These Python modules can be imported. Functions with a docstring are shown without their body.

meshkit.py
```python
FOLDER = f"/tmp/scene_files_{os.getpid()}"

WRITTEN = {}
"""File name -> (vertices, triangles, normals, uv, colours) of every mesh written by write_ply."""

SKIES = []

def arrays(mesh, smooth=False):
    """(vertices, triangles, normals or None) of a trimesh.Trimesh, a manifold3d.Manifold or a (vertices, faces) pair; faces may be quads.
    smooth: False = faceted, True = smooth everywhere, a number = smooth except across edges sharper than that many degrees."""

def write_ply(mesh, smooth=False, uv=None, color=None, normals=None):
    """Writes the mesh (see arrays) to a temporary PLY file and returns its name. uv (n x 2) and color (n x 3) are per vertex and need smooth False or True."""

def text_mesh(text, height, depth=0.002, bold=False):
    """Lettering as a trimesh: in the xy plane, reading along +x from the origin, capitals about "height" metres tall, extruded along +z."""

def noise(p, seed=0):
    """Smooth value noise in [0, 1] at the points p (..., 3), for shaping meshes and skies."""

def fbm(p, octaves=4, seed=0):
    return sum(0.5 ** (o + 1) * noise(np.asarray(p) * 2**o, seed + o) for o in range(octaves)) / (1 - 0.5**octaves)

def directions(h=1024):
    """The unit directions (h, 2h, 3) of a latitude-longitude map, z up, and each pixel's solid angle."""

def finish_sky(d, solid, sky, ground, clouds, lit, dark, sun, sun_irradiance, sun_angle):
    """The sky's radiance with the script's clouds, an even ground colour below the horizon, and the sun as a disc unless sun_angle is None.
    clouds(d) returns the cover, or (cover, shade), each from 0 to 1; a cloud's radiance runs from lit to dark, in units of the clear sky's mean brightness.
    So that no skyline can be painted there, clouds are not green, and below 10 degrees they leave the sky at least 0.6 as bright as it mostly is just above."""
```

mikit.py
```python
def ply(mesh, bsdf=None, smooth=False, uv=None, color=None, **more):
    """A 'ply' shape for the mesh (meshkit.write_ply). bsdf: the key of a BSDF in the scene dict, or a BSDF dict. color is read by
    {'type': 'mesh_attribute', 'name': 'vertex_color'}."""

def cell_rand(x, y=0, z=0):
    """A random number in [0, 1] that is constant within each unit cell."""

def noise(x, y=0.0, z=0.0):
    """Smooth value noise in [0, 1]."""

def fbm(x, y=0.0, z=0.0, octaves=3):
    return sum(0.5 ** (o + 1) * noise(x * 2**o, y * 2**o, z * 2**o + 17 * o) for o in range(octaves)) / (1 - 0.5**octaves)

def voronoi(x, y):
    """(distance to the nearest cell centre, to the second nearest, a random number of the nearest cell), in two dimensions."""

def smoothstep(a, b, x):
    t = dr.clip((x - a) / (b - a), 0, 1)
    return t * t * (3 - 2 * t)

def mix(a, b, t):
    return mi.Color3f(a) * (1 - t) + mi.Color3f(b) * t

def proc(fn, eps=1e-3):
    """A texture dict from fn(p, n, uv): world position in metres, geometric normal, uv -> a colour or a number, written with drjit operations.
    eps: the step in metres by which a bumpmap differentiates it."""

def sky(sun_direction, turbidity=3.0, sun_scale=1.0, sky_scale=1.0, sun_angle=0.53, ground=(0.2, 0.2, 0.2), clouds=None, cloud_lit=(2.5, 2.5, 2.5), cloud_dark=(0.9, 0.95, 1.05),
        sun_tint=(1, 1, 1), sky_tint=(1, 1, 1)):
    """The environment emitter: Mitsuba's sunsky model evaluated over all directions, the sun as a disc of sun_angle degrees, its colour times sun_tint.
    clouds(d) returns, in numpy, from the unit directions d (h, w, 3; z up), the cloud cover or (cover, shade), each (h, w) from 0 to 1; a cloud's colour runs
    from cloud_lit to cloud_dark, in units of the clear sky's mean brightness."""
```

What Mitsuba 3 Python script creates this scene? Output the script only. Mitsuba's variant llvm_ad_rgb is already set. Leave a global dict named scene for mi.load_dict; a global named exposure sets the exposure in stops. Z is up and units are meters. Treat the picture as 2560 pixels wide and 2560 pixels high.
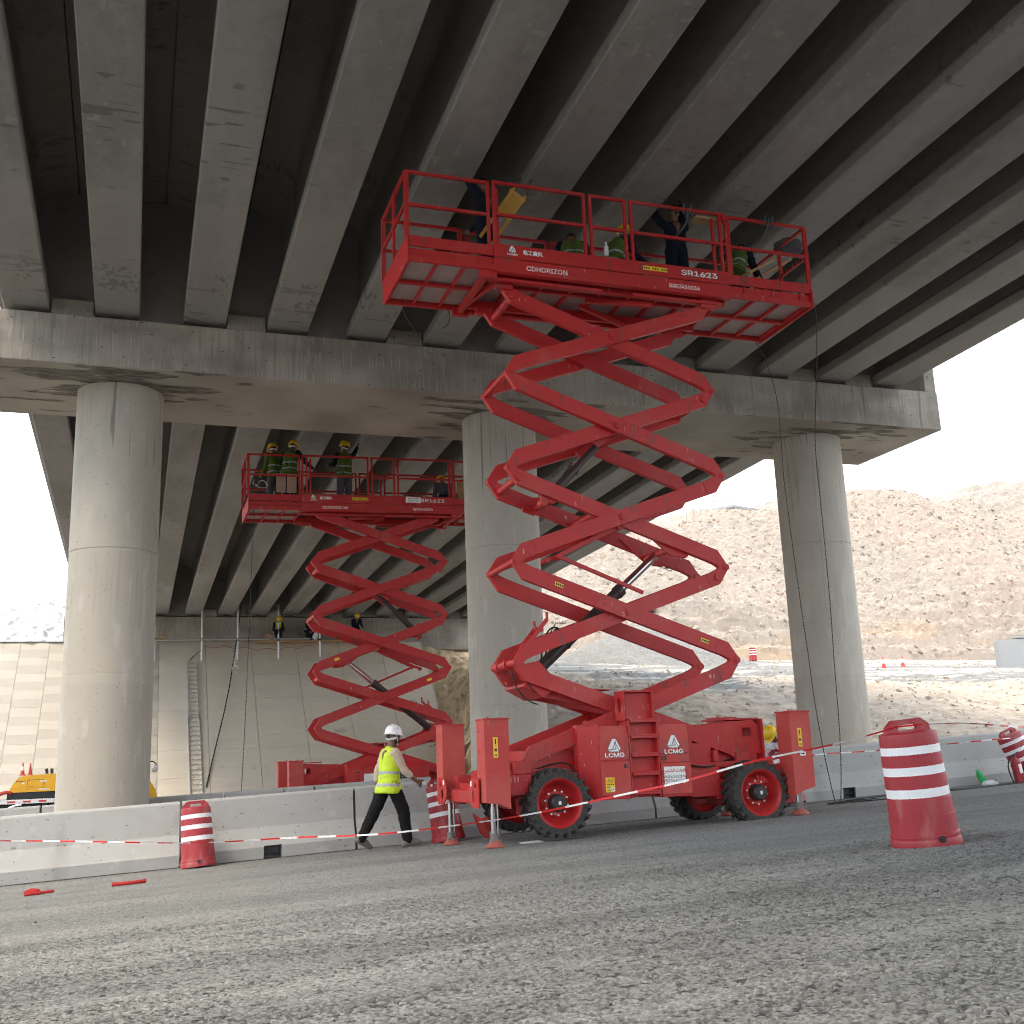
import math, random, json
import numpy as np, trimesh, mitsuba as mi, drjit as dr, manifold3d as m3
import meshkit, mikit
from mikit import proc, noise, fbm, voronoi, smoothstep, mix, cell_rand
from shapely.geometry import Polygon
from scipy.spatial import cKDTree

R = np.random.default_rng(7)
PI = math.pi
scene, labels = {}, {}

# ---------------------------------------------------------------- camera, sky, exposure
YAW, PITCH, ROLL, FPX = 0.3379, 0.2224, -0.037, 2700.86
_f = np.array([math.sin(YAW) * math.cos(PITCH), math.cos(YAW) * math.cos(PITCH), math.sin(PITCH)])
_r = np.array([math.cos(YAW), -math.sin(YAW), 0.0])
_u = -_r * math.sin(ROLL) + np.cross(_r, _f) * math.cos(ROLL)
scene['camera'] = {'type': 'perspective', 'fov': math.degrees(2 * math.atan(1280 / FPX)), 'fov_axis': 'x', 'near_clip': 0.05, 'far_clip': 2000.0,
                   'to_world': mi.ScalarTransform4f().look_at(origin=[0, 0, 0], target=_f.tolist(), up=_u.tolist())}
exposure = 3.55
# bright overcast: a white cloud deck, the sun only a wide soft glow high behind the camera on the left
scene['sky'] = mikit.sky([-0.45, -0.35, 0.85], turbidity=3.0, sun_scale=0.2, sun_angle=25.0, ground=(0.25, 0.25, 0.245),
                         clouds=lambda d: 1.0, cloud_lit=(1.82, 1.92, 2.06), cloud_dark=(1.5, 1.55, 1.62))

# ---------------------------------------------------------------- helpers: names, labels, shapes
def numbered(key):
    if key not in scene and key not in labels and key not in TAKEN:
        TAKEN.add(key); return key
    k = 1
    while f'{key}_{k:03d}' in scene or f'{key}_{k:03d}' in labels or f'{key}_{k:03d}' in TAKEN: k += 1
    TAKEN.add(f'{key}_{k:03d}'); return f'{key}_{k:03d}'
TAKEN = set()
SMALL = {'warning_print', 'post_rivets', 'panel_print', 'louvre', 'door_seam'}

def thing(name, label, cat, group=None):
    key = numbered(name)
    labels[key] = {'label': label, 'category': cat}
    if group: labels[key]['group'] = group
    return key

def put(name, mesh, mat, parent=None, smooth=False, color=None, label=None, kind=None, to=None, uv=None):
    """One entry of the scene; mesh may be a list of meshes that make one piece."""
    if name in ('tyre_holes', 'wheel_bolts'): kind = 'stuff'
    if isinstance(mesh, list):
        if name in SMALL: kind = kind or 'stuff'
        if kind is None and len(mesh) > 1:
            left, groups = list(mesh), []
            while left:
                g, grew = [left.pop(0)], True
                while grew:
                    grew = False
                    for m in left[:]:
                        if any((m.bounds[0] < q.bounds[1] + .004).all() and (m.bounds[1] > q.bounds[0] - .004).all() for q in g): g.append(m); left.remove(m); grew = True
                groups.append(g)
            if len(groups) > 1: return [put(name, cat(g), mat, parent, smooth, None, label, None, to) for g in groups][0]
        mesh = cat(mesh)
    key = numbered(parent + '__' + name if parent else name)
    d = mikit.ply(mesh, mat, smooth=smooth, color=color, uv=uv)
    if to is not None: d['to_world'] = mi.ScalarTransform4f(to)
    scene[key] = d
    if label or kind:
        labels[key] = {}
        if label: labels[key]['label'] = label
        if kind: labels[key]['kind'] = kind
    return key

def cat(ms):
    ms = [m for m in ms if m is not None]
    return trimesh.util.concatenate(ms) if len(ms) > 1 else ms[0]

def M4(rot=None, loc=(0, 0, 0)):
    m = np.eye(4)
    if rot is not None: m[:3, :3] = rot
    m[:3, 3] = loc
    return m

def rz(a): c, s = math.cos(a), math.sin(a); return np.array([[c, -s, 0], [s, c, 0], [0, 0, 1.0]])
def ry(a): c, s = math.cos(a), math.sin(a); return np.array([[c, 0, s], [0, 1, 0], [-s, 0, c]])
def rx(a): c, s = math.cos(a), math.sin(a); return np.array([[1, 0, 0], [0, c, -s], [0, s, c]])

def moved(m, rot=None, loc=(0, 0, 0)):
    m = m.copy(); m.apply_transform(M4(rot, loc)); return m

def box(x0, x1, y0, y1, z0, z1, bev=0.0):
    if bev > 0:
        s = [(x0, x1), (y0, y1), (z0, z1)]
        pts = []
        for a in range(3):
            for i in (0, 1):
                for j in (0, 1):
                    for k in (0, 1):
                        p = [s[0][i], s[1][j], s[2][k]]
                        for b in range(3):
                            if b != a: p[b] += bev if (i, j, k)[b] == 0 else -bev
                        pts.append(p)
        return trimesh.convex.convex_hull(np.array(pts))
    m = trimesh.creation.box(extents=[x1 - x0, y1 - y0, z1 - z0])
    m.apply_translation([(x0 + x1) / 2, (y0 + y1) / 2, (z0 + z1) / 2]); return m

def frame_of(d):
    d = np.asarray(d, float) / np.linalg.norm(d)
    a = np.cross(d, [0, 0, 1] if abs(d[2]) < 0.9 else [0, 1, 0]); a /= np.linalg.norm(a)
    return a, np.cross(d, a), d

def cyl(p0, p1, r, n=16, r1=None, caps=True):
    p0, p1 = np.asarray(p0, float), np.asarray(p1, float)
    a, b, _ = frame_of(p1 - p0); t = np.arange(n) * 2 * PI / n
    ring = np.cos(t)[:, None] * a + np.sin(t)[:, None] * b
    v = np.vstack([p0 + ring * r, p1 + ring * (r if r1 is None else r1), [p0], [p1]])
    i = np.arange(n); j = (i + 1) % n
    f = [np.c_[i, i + n, j], np.c_[j, i + n, j + n]]
    if caps: f += [np.c_[i * 0 + 2 * n, i, j], np.c_[i * 0 + 2 * n + 1, j + n, i + n]]
    m = trimesh.Trimesh(v, np.vstack(f), process=False); m.fix_normals() if False else None
    if m.volume < 0: m.invert()
    return m

def tube(pts, r, n=8):
    p = np.asarray(pts, float)
    t = np.gradient(p, axis=0); t /= np.linalg.norm(t, axis=1, keepdims=True) + 1e-12
    a = np.cross(t, np.where(np.abs(t[:, 2:]) < 0.9, [0, 0, 1.0], [1.0, 0, 0])); a /= np.linalg.norm(a, axis=1, keepdims=True) + 1e-12
    b = np.cross(t, a); g = np.arange(n) * 2 * PI / n
    v = p[:, None] + np.broadcast_to(r, (len(p),))[:, None, None] * (np.cos(g)[None, :, None] * a[:, None] + np.sin(g)[None, :, None] * b[:, None])
    i, j = np.meshgrid(np.arange(len(p) - 1), np.arange(n), indexing='ij')
    q = np.stack([i * n + j, i * n + (j + 1) % n, (i + 1) * n + (j + 1) % n, (i + 1) * n + j], -1).reshape(-1, 4)
    v = v.reshape(-1, 3); k = len(v); e = np.arange(n)
    f = np.vstack([q[:, [0, 1, 2]], q[:, [0, 2, 3]], np.c_[e * 0 + k, (e + 1) % n, e], np.c_[e * 0 + k + 1, k - n + e, k - n + (e + 1) % n]])
    m = trimesh.Trimesh(np.vstack([v, [p[0]], [p[-1]]]), f, process=False)
    if m.volume < 0: m.invert()
    return m

def spline(pts, n=40):
    from scipy.interpolate import CubicSpline
    p = np.asarray(pts, float); s = np.r_[0, np.cumsum(np.linalg.norm(np.diff(p, axis=0), axis=1))]
    return CubicSpline(s, p)(np.linspace(0, s[-1], n))

def prism(poly, y0, y1):
    """A polygon in the xz plane (shapely or points), extruded along y from y0 to y1."""
    g = poly if hasattr(poly, 'exterior') else Polygon(poly)
    m = trimesh.creation.extrude_polygon(g, y1 - y0, engine='earcut')
    v = m.vertices.copy(); m.vertices = np.c_[v[:, 0], y1 - v[:, 2], v[:, 1]]
    if m.volume < 0: m.invert()
    return m

def prism_x(poly, x0, x1):
    """A polygon in the yz plane, extruded along x."""
    m = prism(poly, x0, x1); v = m.vertices.copy(); m.vertices = np.c_[v[:, 1], v[:, 0], v[:, 2]]
    if m.volume < 0: m.invert()
    return m

def prism_z(poly, z0, z1):
    g = poly if hasattr(poly, 'exterior') else Polygon(poly)
    m = trimesh.creation.extrude_polygon(g, z1 - z0, engine='earcut'); m.apply_translation([0, 0, z0]); return m

def lathe(prof, n=32, axis='z', ring=False):
    """prof: (radius, height) rows from bottom to top; closed with caps where the radius is not 0."""
    prof = np.asarray(list(prof) + ([prof[0]] if ring else []), float); t = np.arange(n) * 2 * PI / n; k = len(prof)
    v = np.stack([prof[:, 0, None] * np.cos(t), prof[:, 0, None] * np.sin(t), np.broadcast_to(prof[:, 1, None], (k, n))], -1).reshape(-1, 3)
    i, j = np.meshgrid(np.arange(k - 1), np.arange(n), indexing='ij')
    q = np.stack([i * n + j, i * n + (j + 1) % n, (i + 1) * n + (j + 1) % n, (i + 1) * n + j], -1).reshape(-1, 4)
    e = np.arange(n); c = len(v)
    f = np.vstack([q[:, [0, 1, 2]], q[:, [0, 2, 3]], np.c_[e * 0 + c, (e + 1) % n, e], np.c_[e * 0 + c + 1, c - n + e, c - n + (e + 1) % n]])
    if ring: f = f[:2 * len(q)]
    v = np.vstack([v, [[0, 0, prof[0, 1]]], [[0, 0, prof[-1, 1]]]])
    if axis == 'y': v = np.c_[v[:, 0], -v[:, 2], v[:, 1]]
    if axis == 'x': v = np.c_[v[:, 2], v[:, 0], v[:, 1]]
    return trimesh.Trimesh(v, f, process=False)

def bar(p0, p1, w, h, up=(0, 0, 1)):
    """A straight bar of rectangular section: w across, h along 'up'."""
    p0, p1 = np.asarray(p0, float), np.asarray(p1, float); d = p1 - p0; L = np.linalg.norm(d); d = d / L
    if abs(np.dot(up, d)) > .98: up = (1, 0, 0)
    a = np.cross(up, d); a /= np.linalg.norm(a); b = np.cross(d, a)
    m = trimesh.creation.box(extents=[L, w, h]); m.apply_transform(M4(np.c_[d, a, b], (p0 + p1) / 2)); return m

def text(s, h, depth=0.003, bold=False, stretch=1.0, centre=True):
    """Lettering standing in the xz plane, facing -y, its middle at the origin."""
    m = meshkit.text_mesh(s, h, depth, bold); v = m.vertices.copy()
    v[:, 0] *= stretch
    if centre: v[:, 0] -= (v[:, 0].min() + v[:, 0].max()) / 2; v[:, 1] -= h / 2
    m.vertices = np.c_[v[:, 0], -v[:, 2], v[:, 1]]
    if m.volume < 0: m.invert()
    return m

def glyphs(name, h, depth=0.003):
    out = []
    allp = GLYPHS[name]; H = max(max(r[0][1::2]) for r in allp); W = max(max(r[0][0::2]) for r in allp)
    for rings in allp:
        c = [np.array(r, float).reshape(-1, 2) for r in rings]
        g = Polygon(c[0], [x for x in c[1:] if len(x) > 2]).buffer(0)
        for q in getattr(g, 'geoms', [g]):
            if q.area > 0: out.append(trimesh.creation.extrude_polygon(q, 1.0, engine='earcut'))
    m = cat(out); v = m.vertices.copy(); s = h / H
    m.vertices = np.c_[(v[:, 0] - W / 2) * s, -v[:, 2] * depth, (v[:, 1] - H / 2) * s]
    if m.volume < 0: m.invert()
    return m
GLYPHS = json.loads('''{"cjk":[[[212,20,224,45,224,47,214,47,214,55,226,56,226,71,235,71,236,56,246,56,246,67,274,66,274,11,276,10,277,24,283,22,284,6,281,2,269,1,265,5,265,58,255,58,255,30,253,19,248,7,242,0,236,4,234,0,226,1,226,25,218,14,214,16],[236,42,243,33,246,33,246,47,235,47],[235,8,237,8,240,12,244,23,243,24,240,23,236,28]],[[142,10,171,12,170,14,147,15,147,21,150,23,150,49,143,50,142,57,149,58,148,67,199,71,203,66,202,63,181,61,181,59,182,58,210,58,210,51,203,49,202,23,206,21,206,15,182,14,180,11,210,11,210,3,142,3],[180,41,193,40,194,41,181,42],[165,60,170,58,171,59],[170,40,170,42,159,41,160,40]],[[70,15,99,16,99,54,74,54,73,61,75,64,133,64,135,62,134,54,109,54,109,16,138,15,138,6,70,6]],[[12,70,21,70,22,49,29,60,33,72,41,70,40,63,66,63,66,54,46,53,56,44,54,38,64,38,65,36,64,1,55,1,54,4,35,4,33,0,26,0,25,39,22,41,21,40,21,1,12,2],[49,14,55,13,55,29,49,29],[27,39,46,38,47,39,36,49,38,53,37,54],[34,14,40,13,40,29,34,29]],[[0,62,9,62,9,10,0,11]]],"arabic":[[[416,19,427,23,433,30,434,41,429,51,436,54,442,41,442,33,439,25,433,18,422,12,418,12]],[[408,28,406,81,414,81,415,28]],[[316,81,324,80,324,57,326,37,343,37,343,40,335,47,335,53,344,59,357,60,360,59,365,53,364,45,359,37,388,37,388,39,382,39,375,44,374,53,380,64,390,66,397,61,399,56,400,43,398,37,394,32,383,28,363,28,351,32,338,28,326,28,321,30,317,37],[382,50,384,47,392,47,391,55,385,58,382,54],[344,49,351,42,353,42,357,48,354,52,347,52,344,51]],[[381,74,382,80,387,81,390,78,390,74,388,72,383,72]],[[241,37,243,53,248,53,250,52,249,40,252,36,260,34,292,34,300,37,301,39,297,56,305,58,309,46,309,39,305,32,296,28,284,26,259,26,250,28,243,33]],[[266,58,266,62,269,65,273,65,275,62,278,65,281,65,284,62,284,58,282,56,277,56,275,58,273,56,268,56]],[[210,28,208,81,216,81,217,28]],[[48,18,49,20,60,22,65,26,65,28,54,30,50,35,52,48,60,55,69,54,73,50,76,36,84,36,91,49,96,54,106,56,112,51,117,39,120,36,127,36,131,39,133,50,140,49,139,37,148,36,150,38,153,51,160,49,159,37,168,36,170,39,169,55,176,55,179,38,182,36,191,36,192,38,191,81,199,81,200,35,194,29,181,28,174,32,168,28,159,28,154,31,149,28,140,28,134,31,129,28,118,28,114,30,109,26,102,26,92,34,88,29,75,28,70,19,62,14,50,12],[97,40,103,34,109,35,108,42,104,48,101,48,97,44],[58,38,61,36,68,36,67,44,64,47,59,45]],[[145,62,145,66,150,69,150,74,152,77,157,77,159,74,159,69,162,69,164,66,164,62,162,60,157,60,155,62,152,60,147,60],[153,68,156,66,156,68]],[[0,16,0,26,3,34,11,43,21,49,16,52,3,51,3,59,17,60,30,55,43,53,42,46,31,45,21,41,10,31,8,25,8,17,14,10,22,8,32,8,42,11,44,8,43,3,32,0,15,1,7,5,3,9]],[[18,68,19,74,24,75,27,72,27,68,25,66,20,66]]]}''')

def colour_of(n, rgb): return np.tile(np.asarray(rgb, float), (n, 1))
def coloured(parts):
    """[(mesh, colour)] -> one mesh and its vertex colours."""
    m = cat([p[0] for p in parts]); return m, np.vstack([colour_of(len(p[0].vertices), p[1]) for p in parts])
# ---------------------------------------------------------------- materials
def lin(*c): return tuple(((v / 255 + 0.055) / 1.055) ** 2.4 if v > 10 else v / 255 / 12.92 for v in c)
def rgb(c): return {'type': 'rgb', 'value': [float(x) for x in c]}
def two(b): return {'type': 'twosided', 'bsdf': b}
def bump(b, fn, scale, eps=2e-3): return {'type': 'bumpmap', 'arbitrary': proc(fn, eps=eps), 'scale': scale, 'bsdf': b}
def plain(key, c, rough=0.6, metal=0.0, spec=0.5, clear=0.0):
    scene[key] = two({'type': 'principled', 'base_color': c if isinstance(c, dict) else rgb(c), 'roughness': rough, 'metallic': metal, 'specular': spec, 'clearcoat': clear})

def spots(x, y, z, size, thr, soft=0.04):
    return smoothstep(thr, thr + soft, noise(x / size, y / size, z / size))

def c_soffit(p, n, uv):      # girders: board-smooth precast concrete, dusty patches and marks along the beam
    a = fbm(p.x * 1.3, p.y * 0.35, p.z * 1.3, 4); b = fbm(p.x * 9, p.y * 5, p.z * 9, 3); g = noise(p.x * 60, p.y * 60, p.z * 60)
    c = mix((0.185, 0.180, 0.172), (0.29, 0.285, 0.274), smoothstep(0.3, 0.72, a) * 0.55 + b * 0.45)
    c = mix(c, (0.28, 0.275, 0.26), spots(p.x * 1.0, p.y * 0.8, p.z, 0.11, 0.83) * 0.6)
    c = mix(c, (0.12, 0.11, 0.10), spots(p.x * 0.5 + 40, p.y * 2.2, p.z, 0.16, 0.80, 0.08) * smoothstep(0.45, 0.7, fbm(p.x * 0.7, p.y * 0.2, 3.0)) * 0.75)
    # the last metres before the pier were rubbed down and daubed: a paler band with a ragged edge, dark trowel smears and rows of stencilled marks
    ed = smoothstep(15.75, 15.85, p.y + 0.25 * noise(p.x * 7, 3.0, 0.0)) * smoothstep(21.5, 21.4, p.y)
    c = mix(c, (0.30, 0.29, 0.265), ed * 0.45)
    sm1 = smoothstep(0.70, 0.76, fbm(p.x * 1.7, p.y * 9.0, 1.0, 3)) * smoothstep(17.6, 18.6, p.y) * smoothstep(6.5, 4.0, p.x)
    rows = smoothstep(0.62, 0.68, noise(p.x * 19, p.y * 11, 2.0)) * smoothstep(0.30, 0.2, dr.abs(dr.abs(p.y - 18.55) - 0.28)) * smoothstep(0.5, 0.6, noise(p.x * 3.4, 7.0, 1.0)) * smoothstep(5.5, 4.5, p.x)
    c = mix(c, (0.085, 0.08, 0.075), dr.maximum(sm1, rows) * ed * 0.42)
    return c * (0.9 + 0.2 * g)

def c_cap(p, n, uv):         # pier cap: rain streaks that run straight down, tie holes, rust
    s = noise(p.x * 26 + 1.7 * noise(p.x * 3, p.z * 2), p.y * 26, p.z * 0.9); s2 = noise(p.x * 70, p.y * 70, p.z * 2.2); a = fbm(p.x * 0.8, p.y * 0.8, p.z * 1.5, 4)
    big = fbm(p.x * 0.45 + 9, p.y * 0.4, p.z * 0.2)
    side = smoothstep(0.6, 0.9, 1 - dr.abs(n.z))
    c = mix((0.375, 0.35, 0.305), (0.25, 0.23, 0.198), smoothstep(0.25, 0.75, a))
    c = mix(c, (0.17, 0.15, 0.125), smoothstep(0.5, 0.75, fbm(p.x * 1.9 + 3, p.y * 1.9, p.z * 0.8, 4)) * 0.45 * smoothstep(0.6, 0.9, 1 - dr.abs(n.z)))
    c = mix(c, (0.19, 0.175, 0.155), smoothstep(0.45, 0.85, 0.6 * s + 0.4 * noise(p.x * 55, p.y * 55, p.z * 1.6)) * smoothstep(0.35, 0.75, big + 0.3 * noise(p.x * 2, p.y * 2, p.z * 2)) * side * 0.6)
    c = mix(c, (0.46, 0.45, 0.42), smoothstep(0.74, 0.9, s2) * side * 0.5)
    c = mix(c, (0.20, 0.10, 0.055), smoothstep(0.80, 0.90, noise(p.x * 3.1 + 5, p.y * 2, p.z * 0.25)) * smoothstep(0.5, 0.8, s) * side * 0.6)
    c = mix(c, (0.055, 0.05, 0.047), spots(p.x, p.y, p.z, 0.055, 0.86, 0.03) * 0.7)
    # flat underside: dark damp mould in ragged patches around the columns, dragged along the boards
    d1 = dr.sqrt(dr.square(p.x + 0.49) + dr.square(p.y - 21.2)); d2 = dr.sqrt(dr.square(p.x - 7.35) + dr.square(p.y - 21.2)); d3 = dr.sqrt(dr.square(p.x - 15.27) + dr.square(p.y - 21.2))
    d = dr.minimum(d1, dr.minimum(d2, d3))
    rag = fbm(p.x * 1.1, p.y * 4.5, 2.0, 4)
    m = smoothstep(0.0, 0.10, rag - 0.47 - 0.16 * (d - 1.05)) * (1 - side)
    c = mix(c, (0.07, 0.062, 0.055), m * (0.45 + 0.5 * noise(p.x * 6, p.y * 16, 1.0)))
    return c

def c_column(p, n, uv):      # columns: pale formwork concrete, bug holes, one darker lift, drip lines under the cap
    lift = cell_rand(dr.floor((p.z + 3.3) / 2.42), dr.floor(p.x / 4.0), 5.0)
    a = fbm(p.x * 0.9, p.y * 0.9, p.z * 0.45, 4); ang = dr.atan2(p.y - 21.61, p.x - 7.6 * dr.round(p.x / 7.6))
    s = noise(ang * 34 + 0.5 * noise(ang * 9, p.z, 1.0), p.z * 0.35, dr.floor(p.x / 4.0) * 7.0); s2 = noise(ang * 44, p.z * 0.9, 3.0)
    c = mix((0.46, 0.43, 0.37), (0.34, 0.315, 0.265), 0.6 * a + 0.4 * lift)
    c = mix(c, (0.37, 0.35, 0.31), 0.6 * smoothstep(0.4, 0.7, fbm(p.x * 3.1, p.y * 3.1, p.z * 1.1 + 5, 4)))
    c = mix(c, (0.52, 0.505, 0.47), smoothstep(0.66, 0.8, fbm(ang * 5, p.z * 1.3, 8.0, 3)) * 0.35)
    c = mix(c, (0.34, 0.26, 0.18), smoothstep(0.6, 0.8, fbm(p.x * 0.5 + 3, p.y * 0.5, p.z * 0.25)) * 0.35)
    c = mix(c, (0.10, 0.09, 0.08), smoothstep(0.78, 0.86, s) * smoothstep(0.0, 0.35, noise(ang * 21, dr.floor(p.x / 4.0), 1.0) * 2.4 - (7.23 - p.z)) * 0.6)
    c = mix(c, (0.20, 0.185, 0.165), smoothstep(0.7, 0.85, s2) * smoothstep(0.5, 0.7, fbm(p.x, p.y, p.z * 0.6, 3)) * 0.2)
    c = mix(c, (0.12, 0.11, 0.10), spots(p.x, p.y, p.z, 0.035, 0.885, 0.03) * 0.55)
    return c

def c_barrier(p, n, uv):     # precast barrier: pale grey, smoother top, cast patches and scuffs
    a = fbm(p.x * 1.4, p.y * 1.4, p.z * 1.8, 4); b = fbm(p.x * 7, p.y * 7, p.z * 9, 3); seg = cell_rand(dr.floor((p.x + 6.0) / 3.06), 2.0, 1.0)
    c = mix((0.42, 0.425, 0.42), (0.33, 0.33, 0.315), 0.55 * a + 0.3 * b + 0.15 * seg)
    c = mix(c, (0.24, 0.225, 0.20), smoothstep(0.55, 0.75, fbm(p.x * 2.2, p.y * 2, p.z * 0.7 + 4, 4)) * 0.5)
    c = mix(c, (0.50, 0.50, 0.49), smoothstep(0.66, 0.8, fbm(p.x * 7, p.y * 7, p.z * 4, 3)) * 0.3)
    return mix(c, (0.10, 0.10, 0.095), spots(p.x, p.y, p.z, 0.045, 0.88, 0.03) * 0.6)

def c_road(p, n, uv):        # milled, dusty asphalt with tracks that run along the road
    big = fbm(p.x * 0.25, p.y * 1.1, 0.0, 4); tr = fbm(p.x * 0.12 + 7, p.y * 3.4, 1.0, 3); g = noise(p.x * 95, p.y * 95, 0.0); g2 = noise(p.x * 38, p.y * 38, 5.0)
    c = mix((0.145, 0.148, 0.143), (0.208, 0.210, 0.203), smoothstep(0.25, 0.75, 0.6 * big + 0.4 * tr))
    d, e, r = voronoi(p.x * 85, p.y * 85)
    c = c * (0.62 + 0.76 * r)
    c = mix(c, (0.33, 0.325, 0.31), smoothstep(0.86, 0.93, g) * 0.5)
    c = mix(c, (0.035, 0.035, 0.035), smoothstep(0.74, 0.88, g2) * 0.7)
    return mix(c, (0.05, 0.05, 0.05), smoothstep(0.70, 0.78, fbm(p.x * 0.9 + 3, p.y * 2.3, 9.0, 3)) * 0.15)

def h_road(p, n, uv):
    d, e, r = voronoi(p.x * 64, p.y * 64)
    return (1 - smoothstep(0.0, 0.6, d)) * (0.4 + r) + 0.8 * noise(p.x * 12, p.y * 12)

def c_rock(p, n, uv):        # limestone cut: pale pinkish tan, ochre seams, grey faces
    a = fbm(p.x * 0.09, p.y * 0.09, p.z * 0.16, 4); b = fbm(p.x * 0.9, p.y * 0.9, p.z * 1.4, 4); g = noise(p.x * 5.0, p.y * 5.0, p.z * 5.0)
    c = mix((0.345, 0.290, 0.250), (0.31, 0.276, 0.246), smoothstep(0.35, 0.65, a))
    c = mix(c, (0.40, 0.30, 0.20), smoothstep(0.52, 0.7, fbm(p.x * 0.16 + 4, p.y * 0.16, p.z * 0.5, 3)) * smoothstep(13.0, 8.0, p.z + 3 * b) * 0.6)
    c = mix(c, (0.27, 0.25, 0.228), smoothstep(0.55, 0.7, b) * 0.45)
    c = mix(c, (0.44, 0.39, 0.34), smoothstep(0.62, 0.8, g) * 0.5)
    return mix(c, (0.22, 0.175, 0.135), smoothstep(0.66, 0.80, noise(p.x * 2.2 + 8, p.y * 2.2, p.z * 3.0)) * 0.45)

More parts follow.
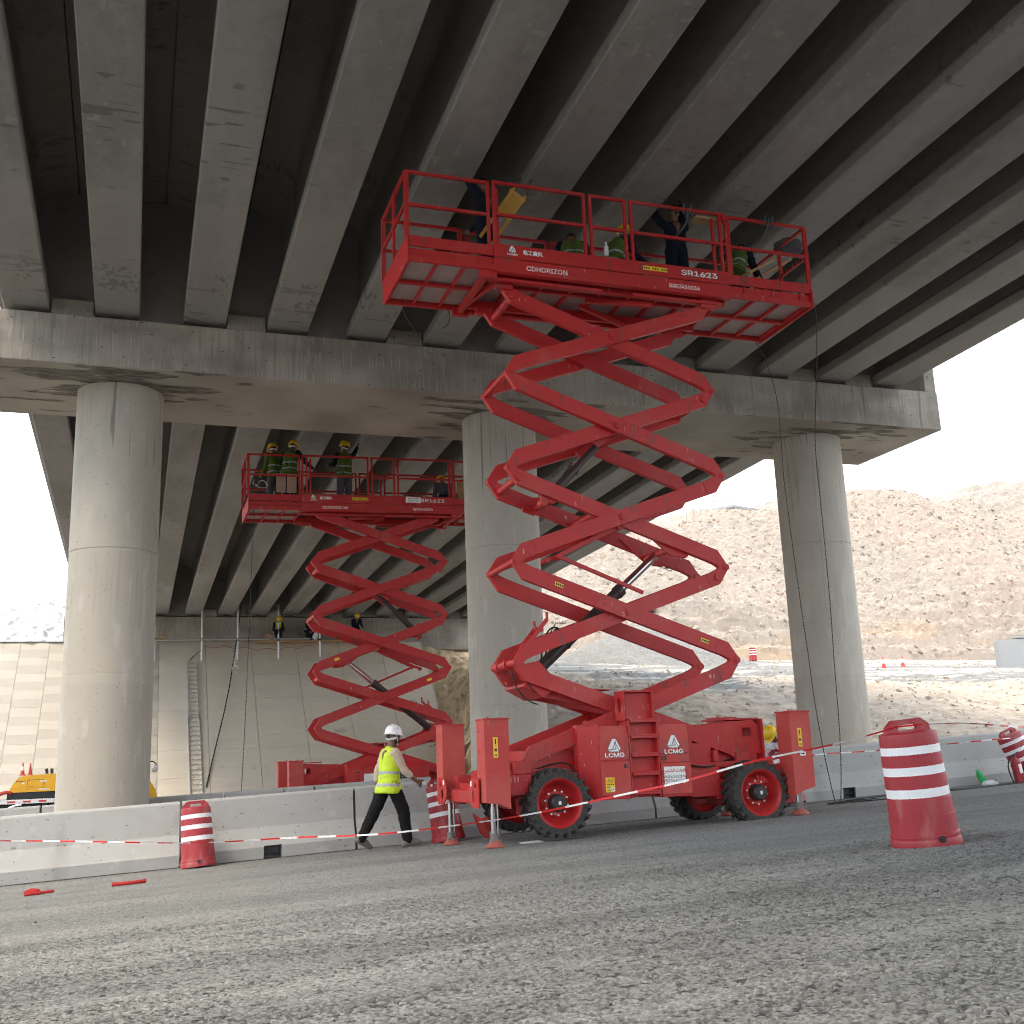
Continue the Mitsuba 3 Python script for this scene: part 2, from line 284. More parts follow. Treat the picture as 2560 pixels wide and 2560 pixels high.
def c_earth(p, n, uv):       # trampled sand and rubble; the haul track is grey with white dust along it
    a = fbm(p.x * 0.3, p.y * 0.3, p.z * 0.5, 4); g = noise(p.x * 7, p.y * 7, p.z * 7); h = noise(p.x * 2.3, p.y * 2.3, 4.0)
    c = mix((0.33, 0.28, 0.228), (0.40, 0.352, 0.295), a)
    c = mix(c, (0.31, 0.29, 0.265), smoothstep(0.55, 0.72, fbm(p.x * 0.22 + 6, p.y * 0.3, 2.0, 4)) * 0.7)
    c = mix(c, (0.21, 0.17, 0.125), smoothstep(0.66, 0.82, g) * 0.5)
    c = mix(c, (0.46, 0.42, 0.365), smoothstep(0.68, 0.8, h) * 0.4)
    w = p.y + 0.10 * (p.x - 30) + 2.0 * noise(p.x * 0.11, 3.0, 0.0)
    lo = p.y + 3.5 * noise(p.x * 0.17, 5.0, 0.0) - 4.0 + 10.0 * smoothstep(24.0, 17.0, p.x)
    track = smoothstep(36.0, 37.5, lo) * smoothstep(62.0, 60.0, w)
    st = smoothstep(0.50, 0.62, noise(p.x * 0.16, w * 1.15, 1.0) * 0.6 + 0.4 * noise(p.x * 0.6, w * 2.6, 2.0))
    t = mix((0.19, 0.192, 0.188), (0.37, 0.36, 0.33), st * smoothstep(0.25, 0.6, noise(p.x * 0.9, w * 3.0, 5.0) + 0.2))
    c = mix(c, t, track * smoothstep(15.0, 19.0, p.x))
    # freshly cut ochre earth in the face beside the slope paving
    u = p.x - 0.27 * p.y + 0.8 * (h - 0.5)
    c = mix(c, mix((0.50, 0.40, 0.26), (0.36, 0.27, 0.17), smoothstep(0.35, 0.65, fbm(p.x * 2.5, p.y * 2.5, p.z * 2.5, 4))), smoothstep(-1.6, -0.8, u) * smoothstep(3.4, 2.2, u) * smoothstep(26.0, 31.0, p.y) * smoothstep(60.0, 57.0, p.y))
    # unseen ground under the bridge, greyed to cut its bounce onto the cap
    return mix(c, (0.17, 0.165, 0.155), smoothstep(-0.8, -2.8, p.x - 0.27 * p.y) * smoothstep(44.0, 42.0, p.y) * (0.75 + 0.25 * g))

def c_gravel(p, n, uv):
    return mix((0.17, 0.17, 0.165), (0.25, 0.25, 0.24), fbm(p.x * 3, p.y * 3, p.z * 3, 4)) * (0.75 + 0.5 * noise(p.x * 13, p.y * 13, p.z * 13))

def c_panel(k):
    def f(p, n, uv):
        a = fbm(p.x * 0.5 + k * 7, p.y * 0.7, p.z * 2.6, 4); b = noise(p.x * 2.0, p.y * 9, p.z * 9)
        base = [(0.50, 0.462, 0.40), (0.445, 0.408, 0.35), (0.62, 0.558, 0.46)][k]
        c = mix(base, tuple(v * 0.84 for v in base), a * 0.7 + b * 0.3)
        return mix(c, (0.21, 0.19, 0.16), smoothstep(0.72, 0.85, fbm(p.x * 1.1, p.y, p.z * 1.4 + 9, 4)) * 0.5)
    return f

def c_red(p, n, uv):         # machine red with road dust in patches, scratches to primer
    a = fbm(p.x * 2.1, p.y * 2.1, p.z * 2.1, 4); g = noise(p.x * 24, p.y * 24, p.z * 24)
    c = mix((0.49, 0.022, 0.022), (0.41, 0.021, 0.023), a)
    up = dr.maximum(n.z, 0.0)
    c = mix(c, (0.44, 0.11, 0.09), smoothstep(0.50, 0.78, fbm(p.x * 1.6 + 5, p.y * 1.6, p.z * 1.1, 4)) * (0.18 + 0.35 * g))
    c = mix(c, (0.20, 0.05, 0.04), smoothstep(0.80, 0.88, noise(p.x * 9, p.y * 9, p.z * 2.0)) * 0.55)
    c = mix(c, (0.62, 0.36, 0.31), smoothstep(0.86, 0.90, noise(p.x * 40, p.y * 40, p.z * 7.0)) * smoothstep(0.5, 0.65, a) * 0.6)
    return mix(c, (0.06, 0.03, 0.028), spots(p.x, p.y, p.z, 0.035, 0.88, 0.04) * smoothstep(0.5, 0.62, fbm(p.x * 0.9 + 2, p.y * 0.9, p.z * 0.9, 3)) * 0.7)

def c_drum(p, n, uv):        # plastic drum, chalky dust in streaks
    a = fbm(p.x * 6, p.y * 6, p.z * 3, 4); g = noise(p.x * 60, p.y * 60, p.z * 60)
    c = mix((0.30, 0.017, 0.026), (0.36, 0.035, 0.045), a)
    return mix(c, (0.42, 0.19, 0.17), smoothstep(0.55, 0.8, fbm(p.x * 9 + 2, p.y * 9, p.z * 2.2, 4)) * 0.4 + smoothstep(0.8, 0.95, g) * 0.12)

def c_tyre(p, n, uv):
    return mix((0.022, 0.022, 0.023), (0.075, 0.07, 0.062), fbm(p.x * 9, p.y * 9, p.z * 9, 4)) * 1.0

def c_tarp(p, n, uv): return mix((0.46, 0.48, 0.52), (0.66, 0.68, 0.72), fbm(p.x * 2, p.y * 2, p.z * 2, 3))
def c_deckplate(p, n, uv): return mix((0.40, 0.33, 0.32), (0.28, 0.20, 0.19), fbm(p.x * 3, p.y * 3, p.z * 3, 4))
def c_wood(p, n, uv): return mix((0.50, 0.34, 0.18), (0.36, 0.23, 0.11), noise(p.x * 3, p.y * 40, p.z * 40))
def c_vest(p, n, uv): return mix((0.52, 0.70, 0.03), (0.62, 0.80, 0.05), fbm(p.x * 14, p.y * 14, p.z * 14, 3))
def c_mean(key, fn, rough, spec=0.4, hb=None, sc=0.0, eps=2e-3, clear=0.0):
    b = {'type': 'principled', 'base_color': proc(fn), 'roughness': rough, 'specular': spec, 'clearcoat': clear}
    if hb is not None: b = bump(b, hb, sc, eps)
    scene[key] = two(b)

def h_concrete(p, n, uv): return fbm(p.x * 18, p.y * 18, p.z * 18, 3) + 0.6 * spots(p.x, p.y, p.z, 0.03, 0.8)
c_mean('soffit_concrete', c_soffit, 0.75, 0.3, h_concrete, 0.004)
c_mean('cap_concrete', c_cap, 0.8, 0.3, h_concrete, 0.006)
c_mean('column_concrete', c_column, 0.7, 0.35, h_concrete, 0.004)
c_mean('barrier_concrete', c_barrier, 0.7, 0.35, h_concrete, 0.004)
c_mean('asphalt', c_road, 0.85, 0.25, h_road, 0.004)
c_mean('rock', c_rock, 0.9, 0.2)
c_mean('earth', c_earth, 0.95, 0.15, lambda p, n, uv: fbm(p.x * 3, p.y * 3, p.z * 3, 4), 0.12, 1e-2)
c_mean('gravel', c_gravel, 0.95, 0.15, lambda p, n, uv: fbm(p.x * 9, p.y * 9, p.z * 9, 3), 0.08, 1e-2)
for k in range(3): c_mean(f'panel_{k}', c_panel(k), 0.8, 0.3)
c_mean('red', c_red, 0.46, 0.45)
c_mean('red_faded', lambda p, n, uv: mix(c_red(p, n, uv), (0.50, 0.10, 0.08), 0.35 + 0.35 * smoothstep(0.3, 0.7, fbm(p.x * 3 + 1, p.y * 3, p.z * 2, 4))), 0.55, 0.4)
c_mean('drum_red', c_drum, 0.45, 0.5)
c_mean('rubber', c_tyre, 0.75, 0.4)
c_mean('tarp', c_tarp, 0.35, 0.5)
c_mean('deck_plate', c_deckplate, 0.5, 0.4)
c_mean('wood', c_wood, 0.7, 0.3)
c_mean('vest', c_vest, 0.6, 0.3)
plain('chrome', (0.72, 0.72, 0.72), 0.16, 1.0)
plain('galvanised', (0.62, 0.63, 0.64), 0.42, 0.85)
plain('black_steel', (0.025, 0.023, 0.022), 0.45)
plain('barrel', (0.045, 0.030, 0.030), 0.38)
plain('cable', (0.016, 0.016, 0.017), 0.55)
plain('rubber_black', (0.02, 0.02, 0.02), 0.7)
plain('reflective', (0.80, 0.81, 0.83), 0.35)
plain('white_paint', (0.78, 0.77, 0.75), 0.5)
plain('letter_white', (0.80, 0.79, 0.76), 0.5)
plain('letter_red', (0.42, 0.03, 0.03), 0.5)
plain('stencil', (0.78, 0.66, 0.64), 0.6)
plain('print_black', (0.03, 0.03, 0.03), 0.5)
plain('logo_grey', (0.16, 0.16, 0.18), 0.4)
plain('decal_yellow', (0.78, 0.50, 0.02), 0.5)
plain('machine_yellow', (0.80, 0.42, 0.015), 0.35)
plain('dull_yellow', (0.42, 0.24, 0.035), 0.6)
plain('bearing', (0.06, 0.055, 0.05), 0.6)
plain('retro_grey', (0.36, 0.38, 0.40), 0.35)
plain('skin', (0.15, 0.075, 0.045), 0.5)
plain('hair', (0.012, 0.011, 0.011), 0.6)
plain('helmet_white', (0.80, 0.80, 0.80), 0.25, 0, 0.5, 0.5)
plain('helmet_yellow', (0.78, 0.50, 0.015), 0.3, 0, 0.5, 0.5)
plain('cloth_black', (0.012, 0.012, 0.013), 0.9, 0, 0.2)
plain('cloth_navy', (0.011, 0.014, 0.027), 0.9, 0, 0.2)  # navy cloth, darkened so workers on the near platform sit in shadow
plain('cloth_grey', (0.09, 0.095, 0.11), 0.9, 0, 0.2)
plain('cloth_beige', (0.52, 0.43, 0.33), 0.9, 0, 0.2)
plain('cloth_white', (0.66, 0.68, 0.72), 0.9, 0, 0.2)
plain('foot_red', (0.34, 0.09, 0.07), 0.7)
plain('cloth_red', (0.38, 0.035, 0.035), 0.85, 0, 0.2)
plain('vest_green_shaded', (0.085, 0.135, 0.03), 0.8, 0, 0.2)  # green vest with the shade on the platforms darkened into its colour
plain('boot', (0.17, 0.155, 0.14), 0.8)
plain('cardboard', (0.36, 0.245, 0.19), 0.85)
plain('building_grey', (0.33, 0.34, 0.35), 0.7)
plain('green_plastic', (0.04, 0.42, 0.12), 0.35)
plain('truck_black', (0.012, 0.013, 0.016), 0.35)
plain('cone_red', (0.52, 0.06, 0.05), 0.55)
scene['stone_vc'] = two({'type': 'principled', 'base_color': {'type': 'mesh_attribute', 'name': 'vertex_color'}, 'roughness': 0.9, 'specular': 0.2})
scene['tape_vc'] = two({'type': 'principled', 'base_color': {'type': 'mesh_attribute', 'name': 'vertex_color'}, 'roughness': 0.4, 'specular': 0.4})
scene['clear_plastic'] = {'type': 'thindielectric', 'int_ior': 1.4}
# ---------------------------------------------------------------- the setting: road, ground, hills
def road_z(x, y): return -1.41 + 0.0389 * x - 0.043 * (y - 16.85)

def grid(xs, ys, zf):
    X, Y = np.meshgrid(xs, ys); Z = zf(X, Y); nx, ny = len(xs), len(ys)
    i, j = np.meshgrid(np.arange(nx - 1), np.arange(ny - 1)); a = (j * nx + i).ravel()
    f = np.vstack([np.c_[a, a + 1, a + nx + 1], np.c_[a, a + nx + 1, a + nx]])
    return trimesh.Trimesh(np.c_[X.ravel(), Y.ravel(), Z.ravel()], f, process=False)

def stones_height(X, Y):
    """Open-textured asphalt: stones a centimetre or two across, pressed flat, with pits where some came out."""
    w = np.c_[X.ravel(), Y.ravel(), X.ravel() * 0]
    a = meshkit.noise(w * 100, 1); b = meshkit.noise(w * 50, 2); c = meshkit.fbm(w * [1.2, 4, 1], 3, 5)
    pit = np.clip((meshkit.noise(w * [58, 92, 1], 9) - 0.64) / 0.14, 0, 1) * np.clip((c - 0.25) / 0.2, 0, 1)
    return (0.004 * a + 0.005 * b - 0.015 * pit + 0.006 * (c - 0.5)).reshape(X.shape)

NX0, NX1, NY0, NY1 = -2.3, 7.0, 2.0, 8.2
ys_near = NY0 + (NY1 - NY0) * (np.linspace(0, 1, 640) ** 1.35)
def near_z(X, Y):
    e = np.minimum.reduce([X - NX0, NX1 - X, NY1 - Y, Y - NY0 + 0.2]); k = np.clip(e / 0.5, 0, 1)
    return road_z(X, Y) + stones_height(X, Y) * k
far_xs = np.r_[np.arange(-60, NX0, 3), NX0, np.linspace(NX0, NX1, 2)[1:], np.arange(NX1 + 0.5, 80, 3)]
far_ys = np.r_[-40, -20, -8, NY0, NY1, 12, 17.6, 18.2]
far = grid(far_xs, far_ys, road_z)
cen = far.triangles_center
far.update_faces(~((cen[:, 0] > NX0) & (cen[:, 0] < NX1) & (cen[:, 1] > NY0) & (cen[:, 1] < NY1)))
near = grid(np.linspace(NX0, NX1, 1150), ys_near, near_z)
put('road', [far, near], 'asphalt', smooth=True, kind='structure', label='grey milled asphalt road under the bridge')

def sm(a, b, x): t = np.clip((x - a) / (b - a), 0, 1); return t * t * (3 - 2 * t)
PB = np.array([[17.6, -1.35], [19, -1.0], [22, 0.05], [26, 0.75], [30, 1.55], [35, 2.25], [38, 2.5], [41, 2.95], [46, 3.6], [52, 4.4], [58, 5.15], [63.5, 5.75], [65, 7.6], [67.5, 10.6], [70, 12.2],
               [75, 16.2], [80, 20.2], [86, 24.3], [92, 26.0], [110, 28.5], [150, 30]])
PA = np.array([[17.6, -1.6], [20, -1.9], [46.5, -1.9], [47.6, -1.9], [54.9, 5.75], [57, 6.0], [60, 7.5], [150, 9]])
def land_z(X, Y):
    a = np.interp(Y, PA[:, 0], PA[:, 1]); ridge = 0.80 + 0.30 * sm(45, 100, X) + 0.05 * np.sin(X * 0.13) + 0.03 * np.sin(X * 0.37 + 1)
    b0 = np.interp(Y + 2.2 * np.sin(X * 0.21) * sm(62, 70, Y), PB[:, 0], PB[:, 1]); b = np.where(Y > 63, 5.6 + (b0 - 5.6) * ridge, b0)
    b = b - 0.045 * (X - 30) * sm(18, 30, Y) * sm(66, 58, Y) * 0.3
    edge = 0.27 * Y - 0.3; k = sm(edge - 0.5, edge + 3.2, X)
    z = a * (1 - k) + b * k
    # the silver-sheeted bank left of the bridge
    return np.where(X < -2.5, np.where(Y > 54.9, np.interp(Y, [54.9, 58.0, 62, 150], [5.70, 8.4, 8.6, 8.8]), z), z)
def rugged(X, Y):
    z = land_z(X, Y); w = np.c_[X.ravel(), Y.ravel(), z.ravel()]
    on = sm(0.27 * Y - 1.5, 0.27 * Y + 2.5, X)
    cliff = sm(62.5, 65, Y) * on; low = (1 - sm(60, 63, Y)) * on
    n1 = (meshkit.fbm(w * 0.35, 5, 3).reshape(X.shape) - 0.5); n2 = (meshkit.fbm(w * 1.6, 4, 8).reshape(X.shape) - 0.5)
    led = np.abs(meshkit.fbm(w * [0.5, 0.5, 1.1], 4, 12).reshape(X.shape) - 0.5)
    pts = R.uniform([-5, 17, -5], [130, 125, 40], (52000, 3))
    d, i = cKDTree(pts).query(w * [1, 1, 1.3]); blk = (np.sin(i * 12.9898) * 43758.5453 % 1).reshape(X.shape) - 0.5
    nz = 1.1 * meshkit.fbm(w * [0.12, 0.12, 0], 3, 31).reshape(X.shape); q = 1.25; fr = z / q + nz - np.floor(z / q + nz); lowc = sm(62.5, 64, Y) * (1 - sm(67.5, 70.5, Y)) * on
    z = z + lowc * q * .75 * (sm(.25, .6, fr) - fr) - cliff * sm(68, 72, Y) * 0.8 * np.abs(meshkit.fbm(w * [0.30, 0.03, 0], 4, 33).reshape(X.shape) - .5)
    return z + cliff * (1.5 * n1 + 0.7 * n2 + 0.5 * blk * (1 - 0.6 * sm(68, 74, Y)) - 1.2 * led) + low * (0.55 * n1 + 0.35 * n2) * (1 - 0.75 * sm(43, 46, Y)) + (1 - on) * 0.05 * n2 + 1.1 * (n2 + 0.5 * blk) * np.exp(-((X - 0.27 * Y - 1.0) / 1.6) ** 2) * sm(22, 30, Y) * (1 - sm(60, 62, Y))

xs = np.r_[np.arange(-60, -8, 4), np.arange(-8, 8, 0.8), np.arange(8, 78, 0.24), np.arange(78, 125, 0.8), np.arange(125, 240, 8)]
ys = np.r_[np.arange(17.6, 40, 0.2), np.arange(40, 62, 0.25), np.arange(62, 92, 0.17), np.arange(92, 110, 0.6), np.arange(110, 200, 6)]
hill = grid(xs, ys, rugged)
yc = hill.triangles_center[:, 1]; xc = hill.triangles_center[:, 0]
is_rock = (yc > 62.0) & (xc > 10)
rockm = hill.submesh([np.where(is_rock)[0]], append=True, repair=False); earthm = hill.submesh([np.where(~is_rock)[0]], append=True, repair=False)
put('rock_hill', rockm, 'rock', kind='structure', label='steep pale limestone cutting behind the haul track')
put('sandy_ground', earthm, 'earth', kind='structure', label='sandy rubble ground behind the barriers with a dusty haul track')
# plain far ground that reaches the horizon
ring = grid(np.linspace(-900, 900, 13), np.linspace(-700, 1100, 13), lambda X, Y: X * 0 - 6.0)
put('far_ground', ring, 'earth', kind='structure')

HILL_TREE = cKDTree(hill.vertices[:, :2]); HILL_Z = hill.vertices[:, 2]
def ground_at(x, y):
    if y < 17.6: return road_z(x, y)
    return float(HILL_Z[HILL_TREE.query([x, y])[1]])

def rock_shapes(n, seed):
    r = np.random.default_rng(seed); out = []
    for _ in range(n):
        p = r.normal(size=(11, 3)); p /= np.linalg.norm(p, axis=1, keepdims=True); p *= r.uniform(0.7, 1.0, (11, 1)) * [1.0, 0.75, 0.6]
        out.append(trimesh.convex.convex_hull(p))
    return out
def scatter(name, spots, sizes, cols, seed, label, mat='stone_vc', sink=0.2):
    base = rock_shapes(9, seed); r = np.random.default_rng(seed + 1); V, F, C, k = [], [], [], 0
    for (x, y, z), s, c in zip(spots, sizes, cols):
        b = base[r.integers(len(base))]; q = trimesh.transformations.random_rotation_matrix(r.random(3))[:3, :3] * s
        V.append(b.vertices @ q.T + [x, y, z - sink * s]); F.append(b.faces + k); C.append(np.tile(c, (len(b.vertices), 1))); k += len(b.vertices)
    return put(name, trimesh.Trimesh(np.vstack(V), np.vstack(F), process=False), mat, color=np.vstack(C), kind='stuff', label=label)
def rocks(n, xr, yr, smin, smax, seed, pal, name, label, cond=lambda x, y: True):
    r = np.random.default_rng(seed); P, S, C = [], [], []
    while len(P) < n:
        x, y = r.uniform(*xr), r.uniform(*yr)
        if x < 0.27 * y + 0.6 or x > 0.95 * y + 6 or not cond(x, y): continue
        P.append((x, y, ground_at(x, y))); S.append(smin * (smax / smin) ** (r.random() ** 2.2)); C.append(np.array(pal[r.integers(len(pal))]) * r.uniform(0.8, 1.15))
    return scatter(name, P, S, C, seed, label)
PAL = [(0.35, 0.295, 0.245), (0.39, 0.345, 0.30), (0.28, 0.255, 0.23), (0.46, 0.42, 0.37), (0.32, 0.25, 0.185)]
rocks(15000, (14, 84), (63.5, 92), 0.05, 0.38, 21, PAL, 'loose_rock', 'loose pale rocks lying on the limestone cutting')
rocks(4600, (8, 62), (18.5, 44), 0.03, 0.19, 22, PAL, 'rubble', 'scattered rubble on the sandy mounds behind the barrier')
rocks(1500, (14, 60), (44, 63), 0.04, 0.22, 23, PAL, 'track_stone', 'stones strewn beside the haul track')

# grey gravel heap at the foot of the cutting
gx, gy, gr, gh = 28.0, 57.0, 8.2, 3.4
t = np.linspace(0, 2 * PI, 72, endpoint=False); rr = np.linspace(0, 1, 26)
V = [(gx + gr * q * math.cos(a) * (1 + .1 * math.sin(3 * a)), gy + gr * 0.8 * q * math.sin(a)) for q in rr for a in t]
Z = np.array([4.0 + gh * max(0, 1 - q) ** 0.9 for q in rr for a in t]); V = np.array(V)
Z += 0.35 * (meshkit.fbm(np.c_[V, Z] * 1.1, 4, 4) - 0.5)
i, j = np.meshgrid(np.arange(25), np.arange(72), indexing='ij'); a = i * 72 + j; b = i * 72 + (j + 1) % 72; q4 = np.stack([a, a + 72, b + 72, b], -1).reshape(-1, 4)
gk = put('gravel_heap', trimesh.Trimesh(np.c_[V, Z], np.vstack([q4[:, [0, 1, 2]], q4[:, [0, 2, 3]]]), process=False), 'gravel', smooth=True)
labels[gk] = {'label': 'grey gravel heap tipped against the foot of the rock cutting', 'category': 'gravel heap'}

# ---------------------------------------------------------------- the bridge
BR = thing('bridge', 'concrete girder road bridge on round columns spanning the whole view', 'bridge')
S, W, G0 = 1.564, 0.776, -2.14
def girder_section():
    h, w = 0.10, W / 2; tw = 0.60
    tw, h = .768, .11; arc = [(tw - (tw - h) * math.cos(a), 2.16 + .32 * math.sin(a)) for a in np.linspace(0, PI / 2, 7)]
    P = [(-w, 0.02), (-w + .02, 0), (w - .02, 0), (w, .02), (w, .20), (h, .40)] + arc + [(tw, 2.60), (-tw, 2.60)] + [(-x, y) for x, y in arc[::-1]] + [(-h, .40), (-w, .20)]
    return P
def girder(k, y0, z0, y1, z1):
    m = prism(girder_section(), y0, y1); v = m.vertices.copy(); x = G0 + k * S
    v[:, 2] += z0 + (z1 - z0) * (v[:, 1] - y0) / (y1 - y0); v[:, 0] += x; m.vertices = v
    # solid end blocks, as wide as the bottom flange
    return m
def gz1(y): return 8.28 - 0.032 * (y - 20.0)
def gz2(y): return 8.25 - 0.0268 * (y - 22.0)
for k in range(13):
    put('girder', girder(k, -13.0, gz1(-13.0), 21.45, gz1(21.45)), 'soffit_concrete', BR)
for k in range(13):
    put('girder', girder(k, 21.75, gz2(21.75), 55.6, gz2(55.6)), 'soffit_concrete', BR)
def slab(x0, x1, y0, y1, zf0, zf1, t):
    v = np.array([[x, y, z + d] for y, z in ((y0, zf0), (y1, zf1)) for x in (x0, x1) for d in (0, t)]); return trimesh.convex.convex_hull(v)
XL, XRR = -3.35, 17.8
put('deck', [slab(XL, XRR, -13.0, 21.6, gz1(-13) + 2.602, gz1(21.6) + 2.602, .26)], 'soffit_concrete', BR)
put('deck', [slab(XL, XRR, 21.62, 56.4, gz2(21.62) + 2.602, gz2(56.4) + 2.602, .26)], 'soffit_concrete', BR)
for x in (XL, XRR - .3):
    put('parapet', [slab(x, x + .3, -13, 56.4, gz1(-13) + 2.865, gz2(56.4) + 2.865, 0.95)], 'cap_concrete', BR)
# cross walls that close the troughs between the girders at each support
for k in range(12):
    x0, x1 = G0 + k * S + .10, G0 + (k + 1) * S - .10
    for (y, zf) in ((20.3, gz1), (22.4, gz2), (55.0, gz2)):
        put('diaphragm', box(x0, x1, y, y + .35, zf(y) - .075, zf(y) + 2.48), 'soffit_concrete', BR)
ZT, ZB, CAPD = 8.172, 7.229, 3.22
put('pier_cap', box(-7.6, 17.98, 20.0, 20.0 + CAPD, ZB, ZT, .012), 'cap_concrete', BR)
put('cheek_wall', box(17.66, 17.975, 20.02, 20.0 + CAPD - .02, ZT - .002, ZT + 0.62, .01), 'cap_concrete', BR)
for k in range(13):
    x = G0 + k * S
    for y in (20.28, 22.3):
        put('bearing', [box(x - .30, x + .30, y, y + .5, ZT, ZT + .055), box(x - .34, x + .34, y - .03, y + .55, ZT + .055, ZT + .085)], 'bearing', BR)
for k in (0, 2, 4, 6, 8, 10, 11):
    x = G0 + (k + .5) * S
    put('shear_block', box(x - .37, x + .37, 20.12, 20.12 + .8, ZT - .002, ZT + .36, .02), 'cap_concrete', BR)
for i, x in enumerate((-0.487, 7.354, 15.27)):
    prof, z = [], -2.6
    j1, j2 = [(1.72, 4.02), (1.02, 4.3), (1.35, 4.6)][i]
    r = 0.80
    for (a, b, q) in ((-2.6, j1, .804), (j1, j2, .798), (j2, ZB + .001, .802)):
        n = int((b - a) / .3) + 2
        for zz in np.linspace(a + .008, b - .008, n): prof.append((q, zz))
        if b < ZB: prof += [(q - .010, b - .004), (q - .010, b + .004)]
    put('column', moved(lathe(prof, 72), None, (x, 21.61, 0)), 'column_concrete', BR, smooth=40)
# abutment: breast wall, seat, backwall
put('abutment_wall', box(-3.3, 17.4, 54.8, 55.9, 5.6, 7.22, .01), 'cap_concrete', BR)
put('back_wall', box(-3.3, 17.4, 55.9, 56.5, 5.6, 9.9), 'cap_concrete', BR)
for k in range(13):
    x = G0 + k * S
    put('bearing', [box(x - .3, x + .3, 54.95, 55.45, 7.22, 7.31)], 'bearing', BR)
for k in (1, 3, 5, 7, 9, 11):
    x = G0 + (k + .5) * S
    put('shear_block', box(x - .34, x + .34, 54.9, 55.5, 7.218, 7.62, .02), 'cap_concrete', BR)

# concrete slope paving in front of the abutment: each cast bay and course its own slab
SP = 'slope_paving'
ang = math.atan2(7.56, 7.15); Lsl = math.hypot(7.56, 7.15)
def on_slope(x, s, d):     # s metres down the slope from the top edge, d out of it
    return (x, 54.8 - s * math.cos(ang) - d * math.sin(ang), 6.0 - s * math.sin(ang) + d * math.cos(ang))
def slab_on_slope(x0, x1, s0, s1, d0, d1):
    return trimesh.convex.convex_hull(np.array([on_slope(x, s, d) for x in (x0, x1) for s in (s0, s1) for d in (d0, d1)]))
put(SP, slab_on_slope(-16, 14.0, 0.0, Lsl, -.3, -.03), 'panel_1', kind='structure', label='pale concrete slope paving in front of the abutment')
seams = [-15.8, -14.4, -13.1, -11.8, -10.5, -9.2, -7.6, -6.3, -5.08, -3.85, -2.6, -0.7, 1.0, 3.13, 5.29, 7.46, 9.60, 11.75, 13.9]
for c in range(len(seams) - 1):
    x0, x1 = seams[c], seams[c + 1]; n = 19 if x0 < 0.9 else 13
    off = 0.5 * (c % 2) * Lsl / n if x0 < .9 else 0
    for r_ in range(n + (1 if off else 0)):
        s0 = max(0.02, r_ * Lsl / n - off); s1 = min(Lsl, (r_ + 1) * Lsl / n - off)
        k = (r_ % 2) if x0 < 0.9 else 2
        put('slab', slab_on_slope(x0 + .012, x1 - .012, s0 + .002, s1 - .002, -.03, R.uniform(.0, .006)), f'panel_{k}', SP)
# bank and plastic sheet on the left
xs_ = np.linspace(-17, -2.55, 170); ss = np.linspace(0, 6.2, 80)
X, T_ = np.meshgrid(xs_, ss); Y = 54.72 + T_ * 0.74; Zb = np.interp(Y, [54.6, 54.9, 58.0, 62], [5.97, 6.0, 8.65, 8.8])
q = np.c_[X.ravel(), T_.ravel(), X.ravel() * 0]
fold = np.abs(meshkit.fbm(q * [1.9, 2.8, 1], 4, 3) - .5) * 1.7 + np.abs(meshkit.noise(q @ np.array([[2.2, .9, 0], [-1.4, 2.6, 0], [0, 0, 1]]), 4) - .5) * .5
Zs = Zb + .02 + .40 * fold.reshape(X.shape) * np.clip(T_ / .5, 0, 1); nx, ny = 170, 80
i, j = np.meshgrid(np.arange(nx - 1), np.arange(ny - 1)); a = (j * nx + i).ravel()
top = trimesh.Trimesh(np.c_[X.ravel(), Y.ravel() - .25 * fold, Zs.ravel()], np.vstack([np.c_[a, a + 1, a + nx + 1], np.c_[a, a + nx + 1, a + nx]]), process=False)
tk = put('plastic_sheet', top, 'tarp', smooth=True)
labels[tk] = {'label': 'crumpled silvery plastic sheet covering the bank at far left', 'category': 'plastic sheet'}

# ---------------------------------------------------------------- barriers
def barrier_section(h): return [(.012, 0), (0, .165), (.018, .19), (.15, .44), (.20, h - .03), (.225, h), (.46, h), (.485, h - .03), (.53, .44), (.67, .19), (.69, .165), (.68, 0)]
def barrier(x0, x1, y, zf, slope_y, h, mat, label, group, slot=None, gap=.02):
    key = thing('concrete_barrier', label, 'concrete barrier', group)
    m = prism_x(barrier_section(h), x0 + gap, x1 - gap)
    if slot is not None:
        m1 = m3.Manifold(m3.Mesh(np.array(m.vertices, np.float32), np.array(m.faces, np.uint32)))
        for sx in slot:
            m1 = m1 - m3.Manifold.cube([.26, .9, .2]).translate([sx - .13, -.1, -.02])
        q = m1.to_mesh(); m = trimesh.Trimesh(q.vert_properties[:, :3], q.tri_verts, process=False)
    v = m.vertices.copy(); v[:, 1] += y + slope_y * v[:, 0]; v[:, 2] += zf(v[:, 0]); m.vertices = v
    put('body', m, mat, key)
    if slot is not None:
        for sx in slot:
            o = np.array([sx, y + slope_y * sx, zf(sx)])
            put('fork_pocket_frame', [moved(box(-.125, .125, .06, .10, -.0, .012), None, o), moved(box(-.125, -.113, .03, .10, .012, .17), None, o), moved(box(.113, .125, .03, .10, .012, .17), None, o), moved(box(-.113, .113, .12, .13, .012, .17), None, o), moved(box(-.113, .113, .04, .12, .07, .082), None, o)], 'black_steel', key)
    return key
joints = [-6.8, -4.3, -1.75, 0.70, 3.24, 5.74, 8.23, 10.74, 13.25, 15.75, 18.3, 20.8]
near_labels = {2: 'pale concrete barrier at far left below the yellow compressor', 3: 'concrete barrier with black fork pocket behind the left drum', 4: 'concrete barrier behind the walking man and the shadowed drum',
               5: 'concrete barrier seen below the middle of the near lift', 6: 'concrete barrier behind the right wheel of the near lift', 7: 'concrete barrier with black fork pocket behind the hanging cables',
               8: 'concrete barrier behind the green plastic bag', 9: 'concrete barrier behind the drum at the right edge'}
